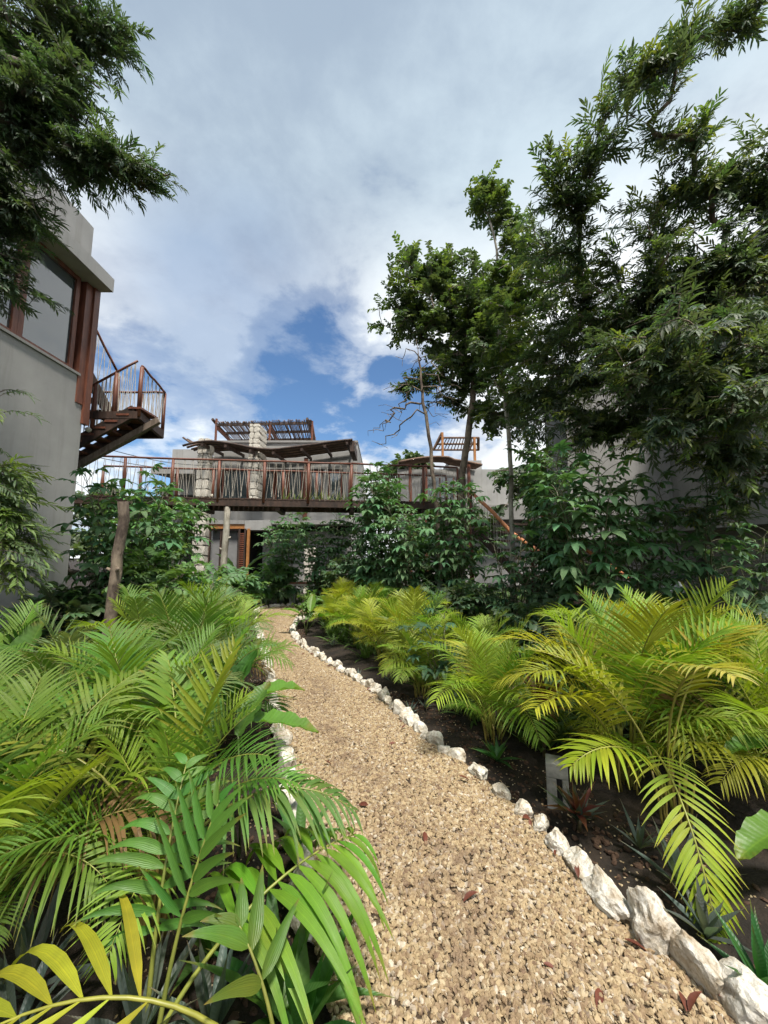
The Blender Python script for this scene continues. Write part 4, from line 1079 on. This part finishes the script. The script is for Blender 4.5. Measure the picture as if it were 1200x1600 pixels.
# ---- pale-stemmed tree rising above
b = P(800, 900, 7.6)
tree('pale_tree', 'thin pale-stemmed tree whose top tuft stands clear against the cloud', (b.x, 7.6, 0),
     [P(796, 700, 7.6), P(782, 540, 7.6), P(780, 470, 7.6), P(776, 390, 7.6), P(764, 345, 7.6)],
     [B(757,292,20,20,7.6,10), B(750,318,16,14,7.6,6), B(778,318,18,20,7.6,8), B(805,350,20,30,7.6,10), B(820,400,25,35,7.5,12), B(770,520,40,70,7.4,34), B(835,470,45,65,7.2,34), B(820,560,55,60,7.2,36), B(790,440,30,40,7.4,14)],
     41, 'ovate', .05, palebark, [TMD, TLT, TMD], tw_per=6, tscale=.72, tip_r=.006)
# ---- bare sapling
b = P(692, 900, 8.6)
tree('bare_sapling', 'dark thin bare sapling with fine leafless twigs against the blue sky', (b.x, 8.6, 0),
     [P(682, 790, 8.6), P(672, 700, 8.6), P(662, 630, 8.6), P(655, 560, 8.6), P(650, 530, 8.6)],
     [B(625,640,38,50,8.6,46), B(690,610,34,60,8.6,44), B(640,580,30,40,8.6,24), B(600,680,30,24,8.6,22), B(660,560,20,30,8.6,12)],
     43, 'ovate', .05, brownbark, [TMD], bare=True, tip_r=.0035)
# ---- branches reaching in at the left edge
tree('side_shrub', 'leafy shrub reaching in from the left edge in front of the grey stucco wall', (-4.7, 3.9, 0),
     [(-4.6, 3.9, 1.0), (-4.5, 3.9, 2.0)],
     [B(0,730,28,22,3.9,9), B(5,790,22,30,3.9,8), B(15,850,30,30,3.9,8), B(-30,780,40,80,3.9,16), B(5,900,20,20,3.9,5), B(3,610,8,12,3.9,2)],
     47, 'narrow', .03, graybark, [TMD, TLT], tw_per=4, tscale=1.1, leafdir=R(0), tip_r=.004)
# ---- far trees
far = [(150, 850, 110, 50, 15, 'leafy thicket behind the footbridge at left'), (480, 860, 90, 30, 19, 'thicket at the foot of the terrace house'), (640, 732, 40, 20, 30, 'low far tree showing over the footbridge rail left of the rear house'), (150, 790, 60, 40, 26, 'far tree behind the left end of the footbridge'),
       (590, 790, 60, 50, 24, 'dark far tree between the two rear houses'), (240, 800, 40, 40, 24, 'far tree between the footbridge and the slab canopy'), (830, 760, 70, 70, 17, 'tree in front of the right-hand grey wall beyond the log stairs'), (700, 830, 80, 60, 16, 'bushy tree below the rear house')]
for i, (u, v, ru, rv, D, lab) in enumerate(far):
    c = P(u, v, D)
    tree('background_tree', lab, (c.x, D, 0), [(c.x, D, c.z * .4), (c.x + .1, D, c.z * .7)], [B(u, v, ru, rv, D, 55)], 60 + i, 'big', .12, graybark, [TDK, TMD], tw_per=5, tscale=2.2 if D > 20 else 1.5, tip_r=.012, group='background trees')

# ---- cassava
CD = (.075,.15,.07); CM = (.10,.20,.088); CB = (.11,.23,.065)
cassava('tall cassava with drooping palmate leaves in front of the grey wall at right', 2.62, 4.75, 2.75, 6, 190, CM, 1, 'cassava plants', .62, 1.15, .25)
cassava('cassava behind the tall one, right of the silvery sheet', 4.0, 6.2, 2.5, 4, 80, CD, 2, 'cassava plants', .6, 1.0, .2)
cassava('cassava bush over the upper log handrail, left of the right-hand wall', 1.35, 7.1, 2.85, 5, 130, CM, 3, 'cassava plants', .75, 1.25, .25)
cassava('small shaded cassava in front of the log handrails', 1.9, 6.0, 1.75, 4, 60, CD, 31, 'cassava plants', .55, .9, .2)
cassava('tallest cassava in the middle, rising past the footbridge rail', -.15, 8.8, 3.6, 7, 290, CM, 4, 'cassava plants', 1.0, 1.3, .2)
cassava('cassava bush left of the bare sapling below the footbridge', .45, 8.1, 2.5, 6, 190, CM, 5, 'cassava plants', .7, 1.05, .2)
cassava('rounded cassava bush hiding the foot of the terrace house', -3.1, 12.6, 2.75, 7, 240, CM, 6, 'cassava plants', 1.1, 1.25, .05)
cassava('cassava bush under the footbridge right of the rounded one', -1.25, 11.4, 2.8, 6, 200, CM, 7, 'cassava plants', .85, 1.2, .15)
cassava('dark cassava bush between the rounded one and the path bend', -1.95, 11.8, 2.4, 6, 190, CD, 71, 'cassava plants', .85, 1.1, .1)
cassava('cassava in front of the grey house wall at left', -4.1, 6.1, 2.8, 6, 170, CM, 8, 'cassava plants', .75, 1.3, .2)
cassava('cassava bush right of the bark-covered trunk', -5.0, 8.1, 2.75, 6, 190, CB, 9, 'cassava plants', .85, 1.2, .2)
cassava('cassava bush under the footbridge left of the stone pillar', -5.2, 9.2, 2.75, 6, 220, CM, 10, 'cassava plants', .85, 1.25, .15)
cassava('low cassava by the bark-covered trunk', -4.1, 5.9, 1.9, 4, 90, CM, 12, 'cassava plants', .5, 1.0, .2)
cassava('knee-high cassava leaning over the path edge stones at centre right', .62, 4.25, .85, 3, 26, (.045,.10,.05), 13, 'cassava plants', .3, .72, .3)
cassava('cassava between the tall one and the log handrails', 3.3, 7.0, 2.9, 5, 130, CM, 16, 'cassava plants', .7, 1.2, .2)
cassava('cassava in front of the wall corner right of the log stair', 3.6, 7.6, 3.6, 6, 190, CM, 17, 'cassava plants', .9, 1.3, .2)
cassava('cassava rising behind the silvery sheet at right', 3.35, 5.0, 2.45, 5, 110, CM, 18, 'cassava plants', .6, 1.15, .2)
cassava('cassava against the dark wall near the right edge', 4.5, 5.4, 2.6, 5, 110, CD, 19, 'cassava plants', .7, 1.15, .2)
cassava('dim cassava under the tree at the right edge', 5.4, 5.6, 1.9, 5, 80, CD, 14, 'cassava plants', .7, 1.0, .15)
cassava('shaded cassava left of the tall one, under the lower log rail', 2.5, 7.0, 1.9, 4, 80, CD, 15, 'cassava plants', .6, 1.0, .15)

# ---- leafy shrubs (plain ovate leaves)
def shrub(label, x, y, h, w_, n, cols, seed, kind='ovate', ts=1.0):
    blobs = [((x, y, h * .62), (w_, w_, h * .38), n)]
    return tree('leafy_shrub', label, (x, y, 0), [(x, y, h * .18), (x + .02, y, h * .3)], blobs, seed, kind, .02, graybark, cols, tw_per=3, tscale=ts, tip_r=.004, cat='shrub', group='leafy shrubs')
shrub('glossy shrub with bright young leaves beside the bark-covered trunk', -3.35, 5.6, 1.75, .5, 40, [CB, (.10,.17,.03), CM], 81, 'ovate', .9)
shrub('dark glossy shrub against the foot of the left house wall', -4.5, 5.5, 1.2, .55, 40, [TDK, CM], 82, 'big', .9)
shrub('leafy shrub between the left palms and the cassava', -2.9, 6.4, 1.3, .6, 45, [CM, CB], 83, 'ovate', .9)
shrub('shrub under the footbridge by the pale pole', -3.6, 9.6, 1.25, .6, 45, [CM, CB], 84, 'big', .9)
shrub('fresh green shrub before the glass doors of the terrace house', -3.5, 12.2, 1.3, .7, 45, [CB, CM], 85, 'big', 1.1)
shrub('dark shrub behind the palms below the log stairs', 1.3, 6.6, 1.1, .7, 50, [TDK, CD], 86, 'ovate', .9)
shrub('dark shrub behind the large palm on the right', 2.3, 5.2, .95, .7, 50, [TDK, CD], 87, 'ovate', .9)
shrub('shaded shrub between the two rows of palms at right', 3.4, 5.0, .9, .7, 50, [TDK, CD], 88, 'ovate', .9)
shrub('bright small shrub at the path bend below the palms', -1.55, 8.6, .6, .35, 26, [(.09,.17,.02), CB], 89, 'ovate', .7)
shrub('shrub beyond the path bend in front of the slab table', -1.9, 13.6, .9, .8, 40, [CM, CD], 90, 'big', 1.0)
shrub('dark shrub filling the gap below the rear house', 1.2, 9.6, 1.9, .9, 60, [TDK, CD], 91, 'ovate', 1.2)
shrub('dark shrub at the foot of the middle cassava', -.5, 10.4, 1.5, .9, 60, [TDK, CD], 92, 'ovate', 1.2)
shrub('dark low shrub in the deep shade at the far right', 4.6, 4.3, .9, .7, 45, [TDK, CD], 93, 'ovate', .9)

# ---- areca palms
GR, GL = 'areca palms right of the path', 'areca palms left of the path'
right = [(2.25,2.3,.95,20,[GOLD,LIME],'low areca palm on the dark soil right of the golden palm'),
 (3.2,3.0,1.15,20,[GOLD,LIME],'golden areca palm at the right edge of the bed'),
 (.91,3.35,1.0,26,[GOLD,LIME,LIME],'bushy lime areca palm right behind the rosette plant'),
 (.40,4.35,.85,20,[LIME,GREEN],'low areca palm leaning over the knee-high cassava'),
 (.42,5.1,1.2,22,[GOLD,LIME,PALEG],'upright areca palm with one feathery frond standing tall beside a yellow one'),
 (1.15,4.8,.95,20,[GREEN,LIME],'greener areca palm behind the bushy lime one'),
 (-.02,5.75,1.0,22,[GOLD,GOLD,LIME],'golden areca palm in the middle of the right bed'),
 (.45,6.2,1.1,20,[GOLD,LIME],'golden areca palm behind the middle of the right bed'),
 (-.45,6.8,.95,20,[GOLD,LIME],'areca palm overhanging the path where its stones narrow'),
 (-.25,7.4,1.1,20,[GOLD,GREEN],'areca palm in front of the tall middle cassava'),
 (-1.0,7.8,.9,18,[GOLD,GOLD,LIME],'yellow areca palm nearest the path bend'),
 (-.85,8.6,1.1,18,[GOLD,LIME],'yellow areca palm behind the path bend'),
 (-1.15,9.1,.9,16,[GOLD,LIME],'small areca palm at the turning of the path'),
 (1.62,2.72,1.18,24,[GOLD,LIME,GOLD],'large golden areca palm arching over the concrete light'),
 (2.15,3.1,1.15,24,[LIME,GOLD],'broad areca palm just right of the large golden one'),
 (2.75,2.75,1.0,20,[LIME,GREEN],'areca palm at the right edge above the broad leaf'),
 (2.55,3.9,1.1,20,[LIME,GREEN],'areca palm half shaded behind the broad one'),
 (3.5,3.7,1.15,20,[GREEN,LIME],'areca palm under the tree at the right edge'),
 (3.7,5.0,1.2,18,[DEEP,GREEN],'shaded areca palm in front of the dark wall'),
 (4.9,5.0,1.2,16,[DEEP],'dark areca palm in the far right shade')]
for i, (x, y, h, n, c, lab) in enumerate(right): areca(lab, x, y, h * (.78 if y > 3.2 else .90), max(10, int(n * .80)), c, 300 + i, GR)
left = [(-2.6,1.75,1.0,20,[LIME,GREEN],'areca palm filling the far left edge below the broad leaves'),
 (-1.55,1.62,.90,24,[LIME,GREEN,GREEN],'areca palm with many thin canes at the left edge, nearest the camera'),
 (-.98,1.86,.78,16,[GREEN,LIME],'areca palm behind the wide-leaved palm at lower left'),
 (-2.05,2.1,.95,22,[LIME,GREEN],'areca palm behind the many-caned one at the left edge'),
 (-1.45,2.45,1.0,24,[LIME,GREEN,PALEG],'full areca palm in the middle of the left bed'),
 (-1.38,3.15,.95,20,[GREEN,PALEG],'areca palm beside the broad-leaved plant on the left'),
 (-2.3,2.95,1.1,22,[GREEN,PALEG],'areca palm with long silvery green fronds left of the bed'),
 (-1.75,3.5,1.15,22,[GREEN,PALEG],'tall silvery areca palm in the left bed'),
 (-1.72,4.1,1.05,20,[LIME,GREEN],'areca palm leaning towards the path from the left'),
 (-2.5,4.2,1.1,18,[GREEN,LIME],'areca palm in front of the bark-covered trunk'),
 (-2.15,5.0,1.05,22,[PALEG,GREEN],'pale areca palm whose fronds arch over the far path'),
 (-2.75,5.6,1.1,20,[PALEG,LIME],'pale areca palm behind the arching one'),
 (-2.85,6.4,1.0,20,[LIME,GREEN],'areca palm left of the far path'),
 (-3.5,7.1,1.1,18,[LIME,GREEN],'lime areca palm before the cassava under the footbridge'),
 (-3.6,8.1,1.0,18,[LIME,GREEN],'farthest areca palm left of the path'),
 (-4.1,8.9,1.0,16,[LIME,GREEN],'areca palm in front of the pale bridge pole'),
 (-3.3,3.3,1.05,18,[DEEP,GREEN],'dark areca palm below the left house wall'),
 (-2.9,2.5,1.0,18,[GREEN,DEEP],'areca palm cut by the left edge behind the broad leaf'),
 (-3.9,9.9,.9,14,[LIME,GOLD],'small areca palm past the bend on the left')]
for i, (x, y, h, n, c, lab) in enumerate(left): areca(lab, x, y, h * (.86 if x < -1.9 else .93), max(10, int(n * .72)), c, 400 + i, GL)

# ---- palms with hand-placed large fronds; leaflets are separate pieces
def big_frond(parent, loc, rz, color, split=True, tilt=(0,0), name='frond', **kw):
    pts, lf, rr = frond_data(**kw)
    mb = MB(); n = len(pts) - 1; mb.tube(pts, [rr * (1.5 - 1.1 * i / n) for i in range(n + 1)], 6)
    fr = part(name, mb, [rachis_m], parent, True, loc=loc, rot=(tilt[0], tilt[1], rz), color=color)
    r = random.Random(kw.get('seed', 0))
    for p, d, s_, u, ll, lw, dr, segs in lf:
        mb = MB(); blade(mb, (0,0,0), d, s_, u, ll, lw, dr, 8, .38, 0, pprof)
        o = part('leaflet', mb, [palm_leaf], fr, True, loc=p, color=vary(color, r, .10))
    return fr
wp = thing('wide_leaved_palm', (-.70, 1.27, 0), 'young palm with wide glossy leaflets leaning over the gravel at the bottom', 'palm')
for i in range(5):
    a = i * 1.3; put('cane', CANES[i % 4], wp, (.03 * math.cos(a), .03 * math.sin(a), -.02), (0, 0, a), (1.0, 1.0, .25), color=(.1,.14,.04))
WG = (.085,.20,.03)
big_frond(wp, (0, 0, .02), R(38), (.13,.27,.022), Lf=.90, th0=20, th1=104, pairs=14, pet=.40, llen=.52, lw=.0215, vee=.05, droop=1.5, fwd=.16, seed=5, segs=8, miss=0, pw=.75, bend=6)
big_frond(wp, (-.05, .12, .02), R(100), WG, Lf=.74, th0=4, th1=50, pairs=10, pet=.30, llen=.27, lw=.019, vee=.3, droop=.9, fwd=.55, seed=6, miss=0)
big_frond(wp, (.02, .04, .02), R(60), WG, Lf=.66, th0=8, th1=30, pairs=7, pet=.48, llen=.30, lw=.019, vee=.4, droop=.35, fwd=1.0, seed=7, miss=0)
yp = thing('yellow_palm', (-.26, 1.16, 0), 'seedling palm with a broad yellow-green frond in the lower left corner', 'palm')
YL = (.38,.40,.03)
big_frond(yp, (0, 0, .0), R(188), YL, Lf=.95, th0=2, th1=114, pairs=6, pet=.54, llen=.80, lw=.020, vee=.0, droop=1.1, fwd=1.0, seed=8, miss=0, pw=.8)
big_frond(yp, (0, .02, .0), R(150), (.09,.17,.02), Lf=.5, th0=5, th1=60, pairs=3, pet=.6, llen=.24, lw=.024, vee=.3, droop=.5, fwd=1.0, seed=9, miss=0)
ap = thing('arching_palm', (-.92, 1.72, 0), 'palm whose long hanging leaflets arch across the left edge of the gravel', 'palm')
for i in range(6):
    a = i * 1.1; put('cane', CANES[i % 4], ap, (.04 * math.cos(a), .04 * math.sin(a), -.02), (0, 0, a), (1.2, 1.2, .8), color=(.2,.17,.04))
big_frond(ap, (0, 0, .1), R(8), (.13,.23,.06), Lf=1.02, th0=14, th1=132, pairs=23, pet=.42, llen=.34, lw=.013, vee=.15, droop=1.15, fwd=.5, seed=10, pw=1.1)
big_frond(ap, (-.1, .1, .1), R(186), (.20,.23,.03), Lf=1.15, th0=8, th1=112, pairs=24, pet=.42, llen=.27, lw=.012, vee=.5, droop=.8, fwd=.6, seed=11, pw=1.2)
big_frond(ap, (.0, .12, .1), R(65), (.22,.27,.02), Lf=1.0, th0=4, th1=38, pairs=19, pet=.42, llen=.26, lw=.013, vee=.9, droop=.25, fwd=.9, seed=12)
big_frond(ap, (-.02, .2, .1), R(130), (.14,.26,.03), Lf=1.0, th0=6, th1=62, pairs=22, pet=.4, llen=.27, lw=.012, vee=.7, droop=.4, fwd=.8, seed=13)
gp = thing('golden_palm', (1.62, 2.32, 0), 'golden areca palm with two bright drooping fronds just right of the concrete light', 'palm')
for i in range(9):
    a = i * .9; put('cane', CANES[i % 4], gp, (.06 * math.cos(a), .06 * math.sin(a), -.02), (0, 0, a), (.9, .9, .6), color=(.24,.22,.04))
YG = (.28,.36,.022)
big_frond(gp, (-.02, -.02, .1), R(-168), YG, Lf=.84, th0=10, th1=128, pairs=20, pet=.48, llen=.29, lw=.0115, vee=.2, droop=.8, fwd=.6, seed=14, pw=1.15)
big_frond(gp, (-.04, .30, .10), R(-106), YG, Lf=1.42, th0=2, th1=176, pairs=26, pet=.46, llen=.24, lw=.0095, vee=.1, droop=.6, fwd=.75, seed=15, pw=.82)
big_frond(gp, (0, .03, .15), R(18), (.34,.31,.025), Lf=1.35, th0=10, th1=92, pairs=26, pet=.42, llen=.30, lw=.012, vee=.6, droop=.45, fwd=.8, seed=17)
big_frond(gp, (-.03, .03, .15), R(160), (.32,.34,.07), Lf=1.1, th0=10, th1=88, pairs=20, pet=.42, llen=.27, lw=.013, vee=.7, droop=.45, fwd=.6, seed=18)
big_frond(gp, (0, .03, .15), R(-100), (.40,.37,.08), Lf=1.2, th0=4, th1=100, pairs=24, pet=.5, llen=.28, lw=.010, vee=.4, droop=.8, fwd=.7, seed=19, pw=1.8)

# ---- broad leaf plants
def broad(label, x, y, leaves, cat='plant', stems=True):
    t = thing('broad_leaf_plant', (x, y, 0), label, cat, 'broad-leaved plants')
    for (px, py, pz), az, el, ll, ww, dr, col in leaves:
        p = Vector((px, py, pz)) - Vector((x, y, 0)); d = Vector((math.cos(az) * math.cos(el), math.sin(az) * math.cos(el), math.sin(el)))
        s = Vector((-math.sin(az), math.cos(az), 0)); u = s.cross(d) * -1; u = u if u.z > 0 else -u
        mb = MB(); b0 = Vector((random.uniform(-.03,.03), random.uniform(-.03,.03), 0)); mb.tube([b0, b0.lerp(p, .5) + Vector((0,0,.06)), p], [.008,.006,.004], 5); part('leaf_stalk', mb, [gstem], t, True, color=col)
        # wide leaf with cross sections
        v = []; f = []; nS, nW = 14, 8; q = Vector((0,0,0)); uu = u
        for i in range(nS + 1):
            k = i / nS; w_ = ww * (math.sin(PI * (k * .90 + .05)) ** .75 if i < nS else .01) * (1 - .25 * k)
            dd = (d + Vector((0, 0, -dr * k ** 1.3))).normalized()
            for j in range(nW + 1):
                a = j / nW * 2 - 1; v.append(q + s * (a * w_) + uu * (abs(a) ** 1.3 * w_ * .38 + .010 * math.sin(i * 2.1 + 3 * a) * abs(a) + (.004 if (i % 2) else 0) * abs(a)))
            q = q + dd * (ll / nS); uu = (uu - dd * uu.dot(dd)).normalized()
        for i in range(nS):
            for j in range(nW): a = i * (nW + 1) + j; f.append((a, a+1, a+nW+2, a+nW+1))
        mb = MB(); mb.add(v, f, 0, [i // (nW + 1) / nS for i in range(len(v))], [abs(i % (nW + 1) / nW * 2 - 1) for i in range(len(v))]); part('leaf', mb, [broad_leafm], t, True, loc=p, color=col)
    return t
BG = (.12,.25,.03); BD = (.07,.17,.035)
def lp(u, v, D): return tuple(P(u, v, D))
broad('broad-leaved plant with a wide bright leaf poking over the gravel at left', -.72, 2.15, [(lp(375,1128,2.2), R(-5), .1, .44, .085, .5, BG), (lp(372,1150,2.1), R(60), .9, .3, .08, .4, BD), (lp(330,1160,2.2), R(120), .7, .35, .09, .5, BD)])
broad('broad-leaved plant among the palms in the middle of the left bed', -1.3, 2.9, [(lp(330,1040,3.0), R(175), .1, .5, .09, .5, BG), (lp(345,1095,2.9), R(150), .5, .45, .13, .9, BD), (lp(355,1100,2.9), R(60), 1.0, .5, .12, .3, BD), (lp(385,1100,2.8), R(25), .4, .42, .12, .8, BG), (lp(290,1110,2.8), R(200), .2, .4, .12, .9, BD), (lp(345,1060,3.0), R(40), 1.1, .45, .06, .3, BG)])
broad('broad upright leaves at the left edge below the wall', -2.95, 3.15, [(lp(8,1085,3.1), R(75), 1.2, .62, .16, .25, BD), (lp(0,1010,3.1), R(200), .8, .45, .12, .6, BG), (lp(60,1090,3.2), R(20), .6, .4, .10, .9, BG)])
broad('wide pale green leaves entering at the right edge above the dark soil', 2.0, 1.95, [(lp(1262,1285,1.9), R(195), .05, .46, .085, .55, (.11,.22,.03)), (lp(1215,1165,2.2), R(185), .1, .32, .07, .5, (.09,.2,.03)), (lp(1240,1060,2.4), R(170), .3, .25, .06, .5, BG)])
broad('small broad-leaved plant at the bend on the far path', -1.5, 7.6, [(lp(470,960,7.6), R(200), .5, .4, .10, .6, BG), (lp(500,965,7.6), R(-60), .5, .4, .10, .8, BG), (lp(485,955,7.7), R(90), 1.0, .4, .1, .4, BG)])
broad('banana-like leaves in front of the glass doors', -3.9, 11.0, [(lp(365,895,11), R(160), .9, .9, .16, .7, BG), (lp(385,890,11), R(30), .8, .9, .16, .8, BD), (lp(340,895,11), R(200), .7, .8, .14, .9, BG)])

# ---- rosettes
def rosette(name, label, x, y, n, ll, w_, el, col, seed, mat=None, cat='plant', group=None, droop=.5, stem=0):
    r = random.Random(seed); t = thing(name, (x, y, 0), label, cat, group)
    if stem: mb = MB(); mb.tube([(0,0,-.02), (.01,0,stem)], [.012,.009], 6); part('stem', mb, [gstem], t, True, color=col)
    for i in range(n):
        a = i * 2.4 + r.uniform(-.3, .3); q = i / n; e = el[0] + (el[1] - el[0]) * q + r.uniform(-.12, .12)
        d = Vector((math.cos(a) * math.cos(e), math.sin(a) * math.cos(e), math.sin(e))); s = Vector((-math.sin(a), math.cos(a), 0)); u = s.cross(d) * -1; u = u if u.z > 0 else -u
        mb = MB(); blade(mb, (0,0,0), d, s, u, ll * r.uniform(.7, 1.1), w_, droop * (1.2 - q), 8, .45, 0, lambda k: (.55 + .45 * math.sin(PI * min(1, k * 1.1))) * (1 - max(0, k - .5) * 1.9) if k < 1 else .02)
        part('leaf', mb, [mat or broad_leafm], t, True, loc=(0, 0, stem + .01), color=vary(col, r, .15))
    return t
g_ = G(760, 1192); rosette('rosette_plant', 'small dark green rosette plant on the soil left of the concrete light', g_.x + .08, g_.y, 14, .21, .018, (.25, 1.2), (.04,.13,.03), 1, droop=.4)
GB = (.085,.11,.10)
rl = [(905,1288,.24,'grey-green spiky rosette right of the concrete light'), (1065,1395,.30,'spiky grey rosette in front of the golden palm'), (1105,1470,.22,'spiky dark rosette by the tall boulder'), (1195,1560,.26,'green spiky rosette in the lower right corner'), (640,1118,.15,'little pointed rosette at the foot of the knee-high cassava'), (612,1068,.16,'little pointed rosette under the low palm'),
      (665,1108,.13,'tiny pointed rosette right of the knee-high cassava stem'), (520,1010,.15,'small silvery rosette in the far part of the right bed'), (560,1060,.12,'small dark rosette close to the path stones'),
      (40,1560,.34,'large blue-grey strap-leaved rosette in the lower left corner'), (215,1640,.34,'blue-grey strap-leaved rosette at the bottom under the yellow frond'), (330,1630,.30,'blue-grey rosette at the bottom left of the wide-leaved palm'), (20,1640,.3,'blue-grey rosette cut by the lower left corner'), (1000,1330,.2,'grey rosette in the shade under the golden palm')]
for i, (u, v, s_, lab) in enumerate(rl):
    g_ = G(u, v); rosette('spiky_rosette', lab, g_.x, g_.y, 13 if s_ > .2 else 9, s_, .017 if s_ > .2 else .011, (.45, 1.35), GB if i != 3 else (.04,.12,.03), 20 + i, group='spiky rosettes', droop=.25)
for i, (u, v, s_, n, lab) in enumerate([(430,1600,.42,11,'dark strap-leaved lily clump beside the left edge stones'), (470,1640,.36,9,'dark strap-leaved lily clump at the very bottom by the stones'), (330,1500,.3,9,'strap-leaved clump in the shade of the wide-leaved palm'), (500,1330,.3,8,'strap-leaved clump poking out over the gravel from the left')]):
    g_ = G(u, v); rosette('lily_clump', lab, g_.x - (.1 if i == 3 else 0), g_.y, n, s_, .026, (.5, 1.35), (.06,.15,.035), 50 + i, group='lily clumps', droop=.55)
RED = (.13,.04,.03)
for i, (u, v, h, lab) in enumerate([(850,1178,.62,'dark red cordyline between the lime palm and the golden palm'), (905,1292,.10,'short red-centred cordyline by the concrete light')]):
    g_ = G(u, v); rosette('cordyline', lab, g_.x, g_.y, 13, 1.0 * (.36 if i == 0 else .2), .034 if i == 0 else .018, (.1, 1.4), RED, 70 + i, group='red cordylines', droop=.5, stem=h * .5)
# sansevieria along the footbridge side of the terrace balcony
for i in range(9):
    u = 447 + i * 11.5 + random.uniform(-3, 3); x = P(u, 770, 11.15).x
    pt = thing('balcony_plant', (x, 11.2 + .12 * (x + 2), DZ), ('spiky pale-edged plant, ' + ordn(i) + ' from the left in the row on the footbridge'), 'plant', 'spiky plants in a row on the footbridge')
    for k in range(7):
        a = k * 2.4; e = random.uniform(.9, 1.5); mb = MB(); d = Vector((math.cos(a) * math.cos(e), math.sin(a) * math.cos(e), math.sin(e))); s = Vector((-math.sin(a), math.cos(a), 0))
        blade(mb, (0,0,0), d, s, s.cross(d), random.uniform(.25, .5), .024, .1, 4, .4, 0, lambda q: 1 - q * .7 if q < 1 else .02); part('leaf', mb, [broad_leafm], pt, True, color=(.16,.20,.07))
# agave-like yellow plant by the sapling
g_ = P(726, 775, 10.9); pt = thing('balcony_plant', (g_.x, 11.2, 3.05), 'yellowish spiky plant on the footbridge behind the bare sapling', 'plant')
for k in range(16):
    a = k * 2.4; e = random.uniform(.7, 1.5); mb = MB(); d = Vector((math.cos(a) * math.cos(e), math.sin(a) * math.cos(e), math.sin(e))); s = Vector((-math.sin(a), math.cos(a), 0))
    blade(mb, (0,0,0), d, s, s.cross(d), random.uniform(.4, .75), .022, .2, 4, .4, 0, lambda q: 1 - q * .7 if q < 1 else .02); part('leaf', mb, [broad_leafm], pt, True, color=(.20,.19,.06))

# ---- fallen leaves
dlm = surf('dead_leaf', (.16,.045,.022), (.07,.02,.012), 9, .6, .3, 40)
DL = []
for i in range(4):
    mb = MB(); blade(mb, (0,0,0), (1,0,.1), (0,1,0), (0,0,1), .085, .016, .25, 5, .5, 0, lambda k: math.sin(PI * (k * .9 + .05)), curl=random.uniform(-.6,.6)); DL.append(mb.mesh('dead_leaf', [dlm], True))
r = random.Random(77)
for i in range(70):
    side = r.random()
    k = int((r.random() ** 1.7) * (m_ - 10))
    q = 1 - abs(r.gauss(0, .07)) if side < .75 else r.uniform(.02, .98)
    p = la[k] * (1 - q) + ra[k] * q
    o = put('dead_leaf', DL[i % 4], None, (p[0], p[1], .03), (r.uniform(-.5,.5), r.uniform(-.5,.5), r.uniform(0, 6.3)), r.uniform(.35, 1.0)); tagit(o, 'small reddish brown dead leaf lying on the gravel path', 'leaf', 'dead leaves on the gravel path')

# ---- low dark ground cover filling the beds
def cover():
    V = []; F = []; T = []; off = 0; r = random.Random(5); base = []
    for i in range(6):
        mb = MB()
        for k in range(7):
            a = r.uniform(0, 6.3); e = r.uniform(.3, 1.3); d = Vector((math.cos(a)*math.cos(e), math.sin(a)*math.cos(e), math.sin(e))); s = Vector((-math.sin(a), math.cos(a), 0))
            blade(mb, (r.uniform(-.05,.05), r.uniform(-.05,.05), 0), d, s, s.cross(d), r.uniform(.14,.34), .016, .7, 3, .3)
        base.append((np.array(mb.v), mb.f, mb.t))
    cnt = 0
    while cnt < 2600:
        y = r.uniform(3.2, 16); x = r.uniform(-1.1, 1.1) * y * .95
        if x < WX + .2 or pip(x, y) or inside_path(x, y) < .55: continue
        v, f, t = base[r.randrange(6)]; a = r.uniform(0, 6.3); s = r.uniform(.8, 1.7)
        M3 = np.array([[math.cos(a), -math.sin(a), 0], [math.sin(a), math.cos(a), 0], [0,0,1]]) * s
        V.append(v @ M3.T + np.array([x, y, -.01])); F.extend([tuple(i + off for i in q) for q in f]); T.extend(t); off += len(v); cnt += 1
    V = np.concatenate(V); me = bpy.data.meshes.new('ground_cover'); me.from_pydata(V.tolist(), [], F); me.materials.append(tree_leaf)
    at = me.attributes.new('tip', 'FLOAT', 'POINT'); at.data.foreach_set('value', T)
    o = put('ground_cover', me, None, color=(.055,.11,.03), kind='stuff'); tagit(o, 'low dark green undergrowth filling the beds behind the palms', 'undergrowth')
cover()
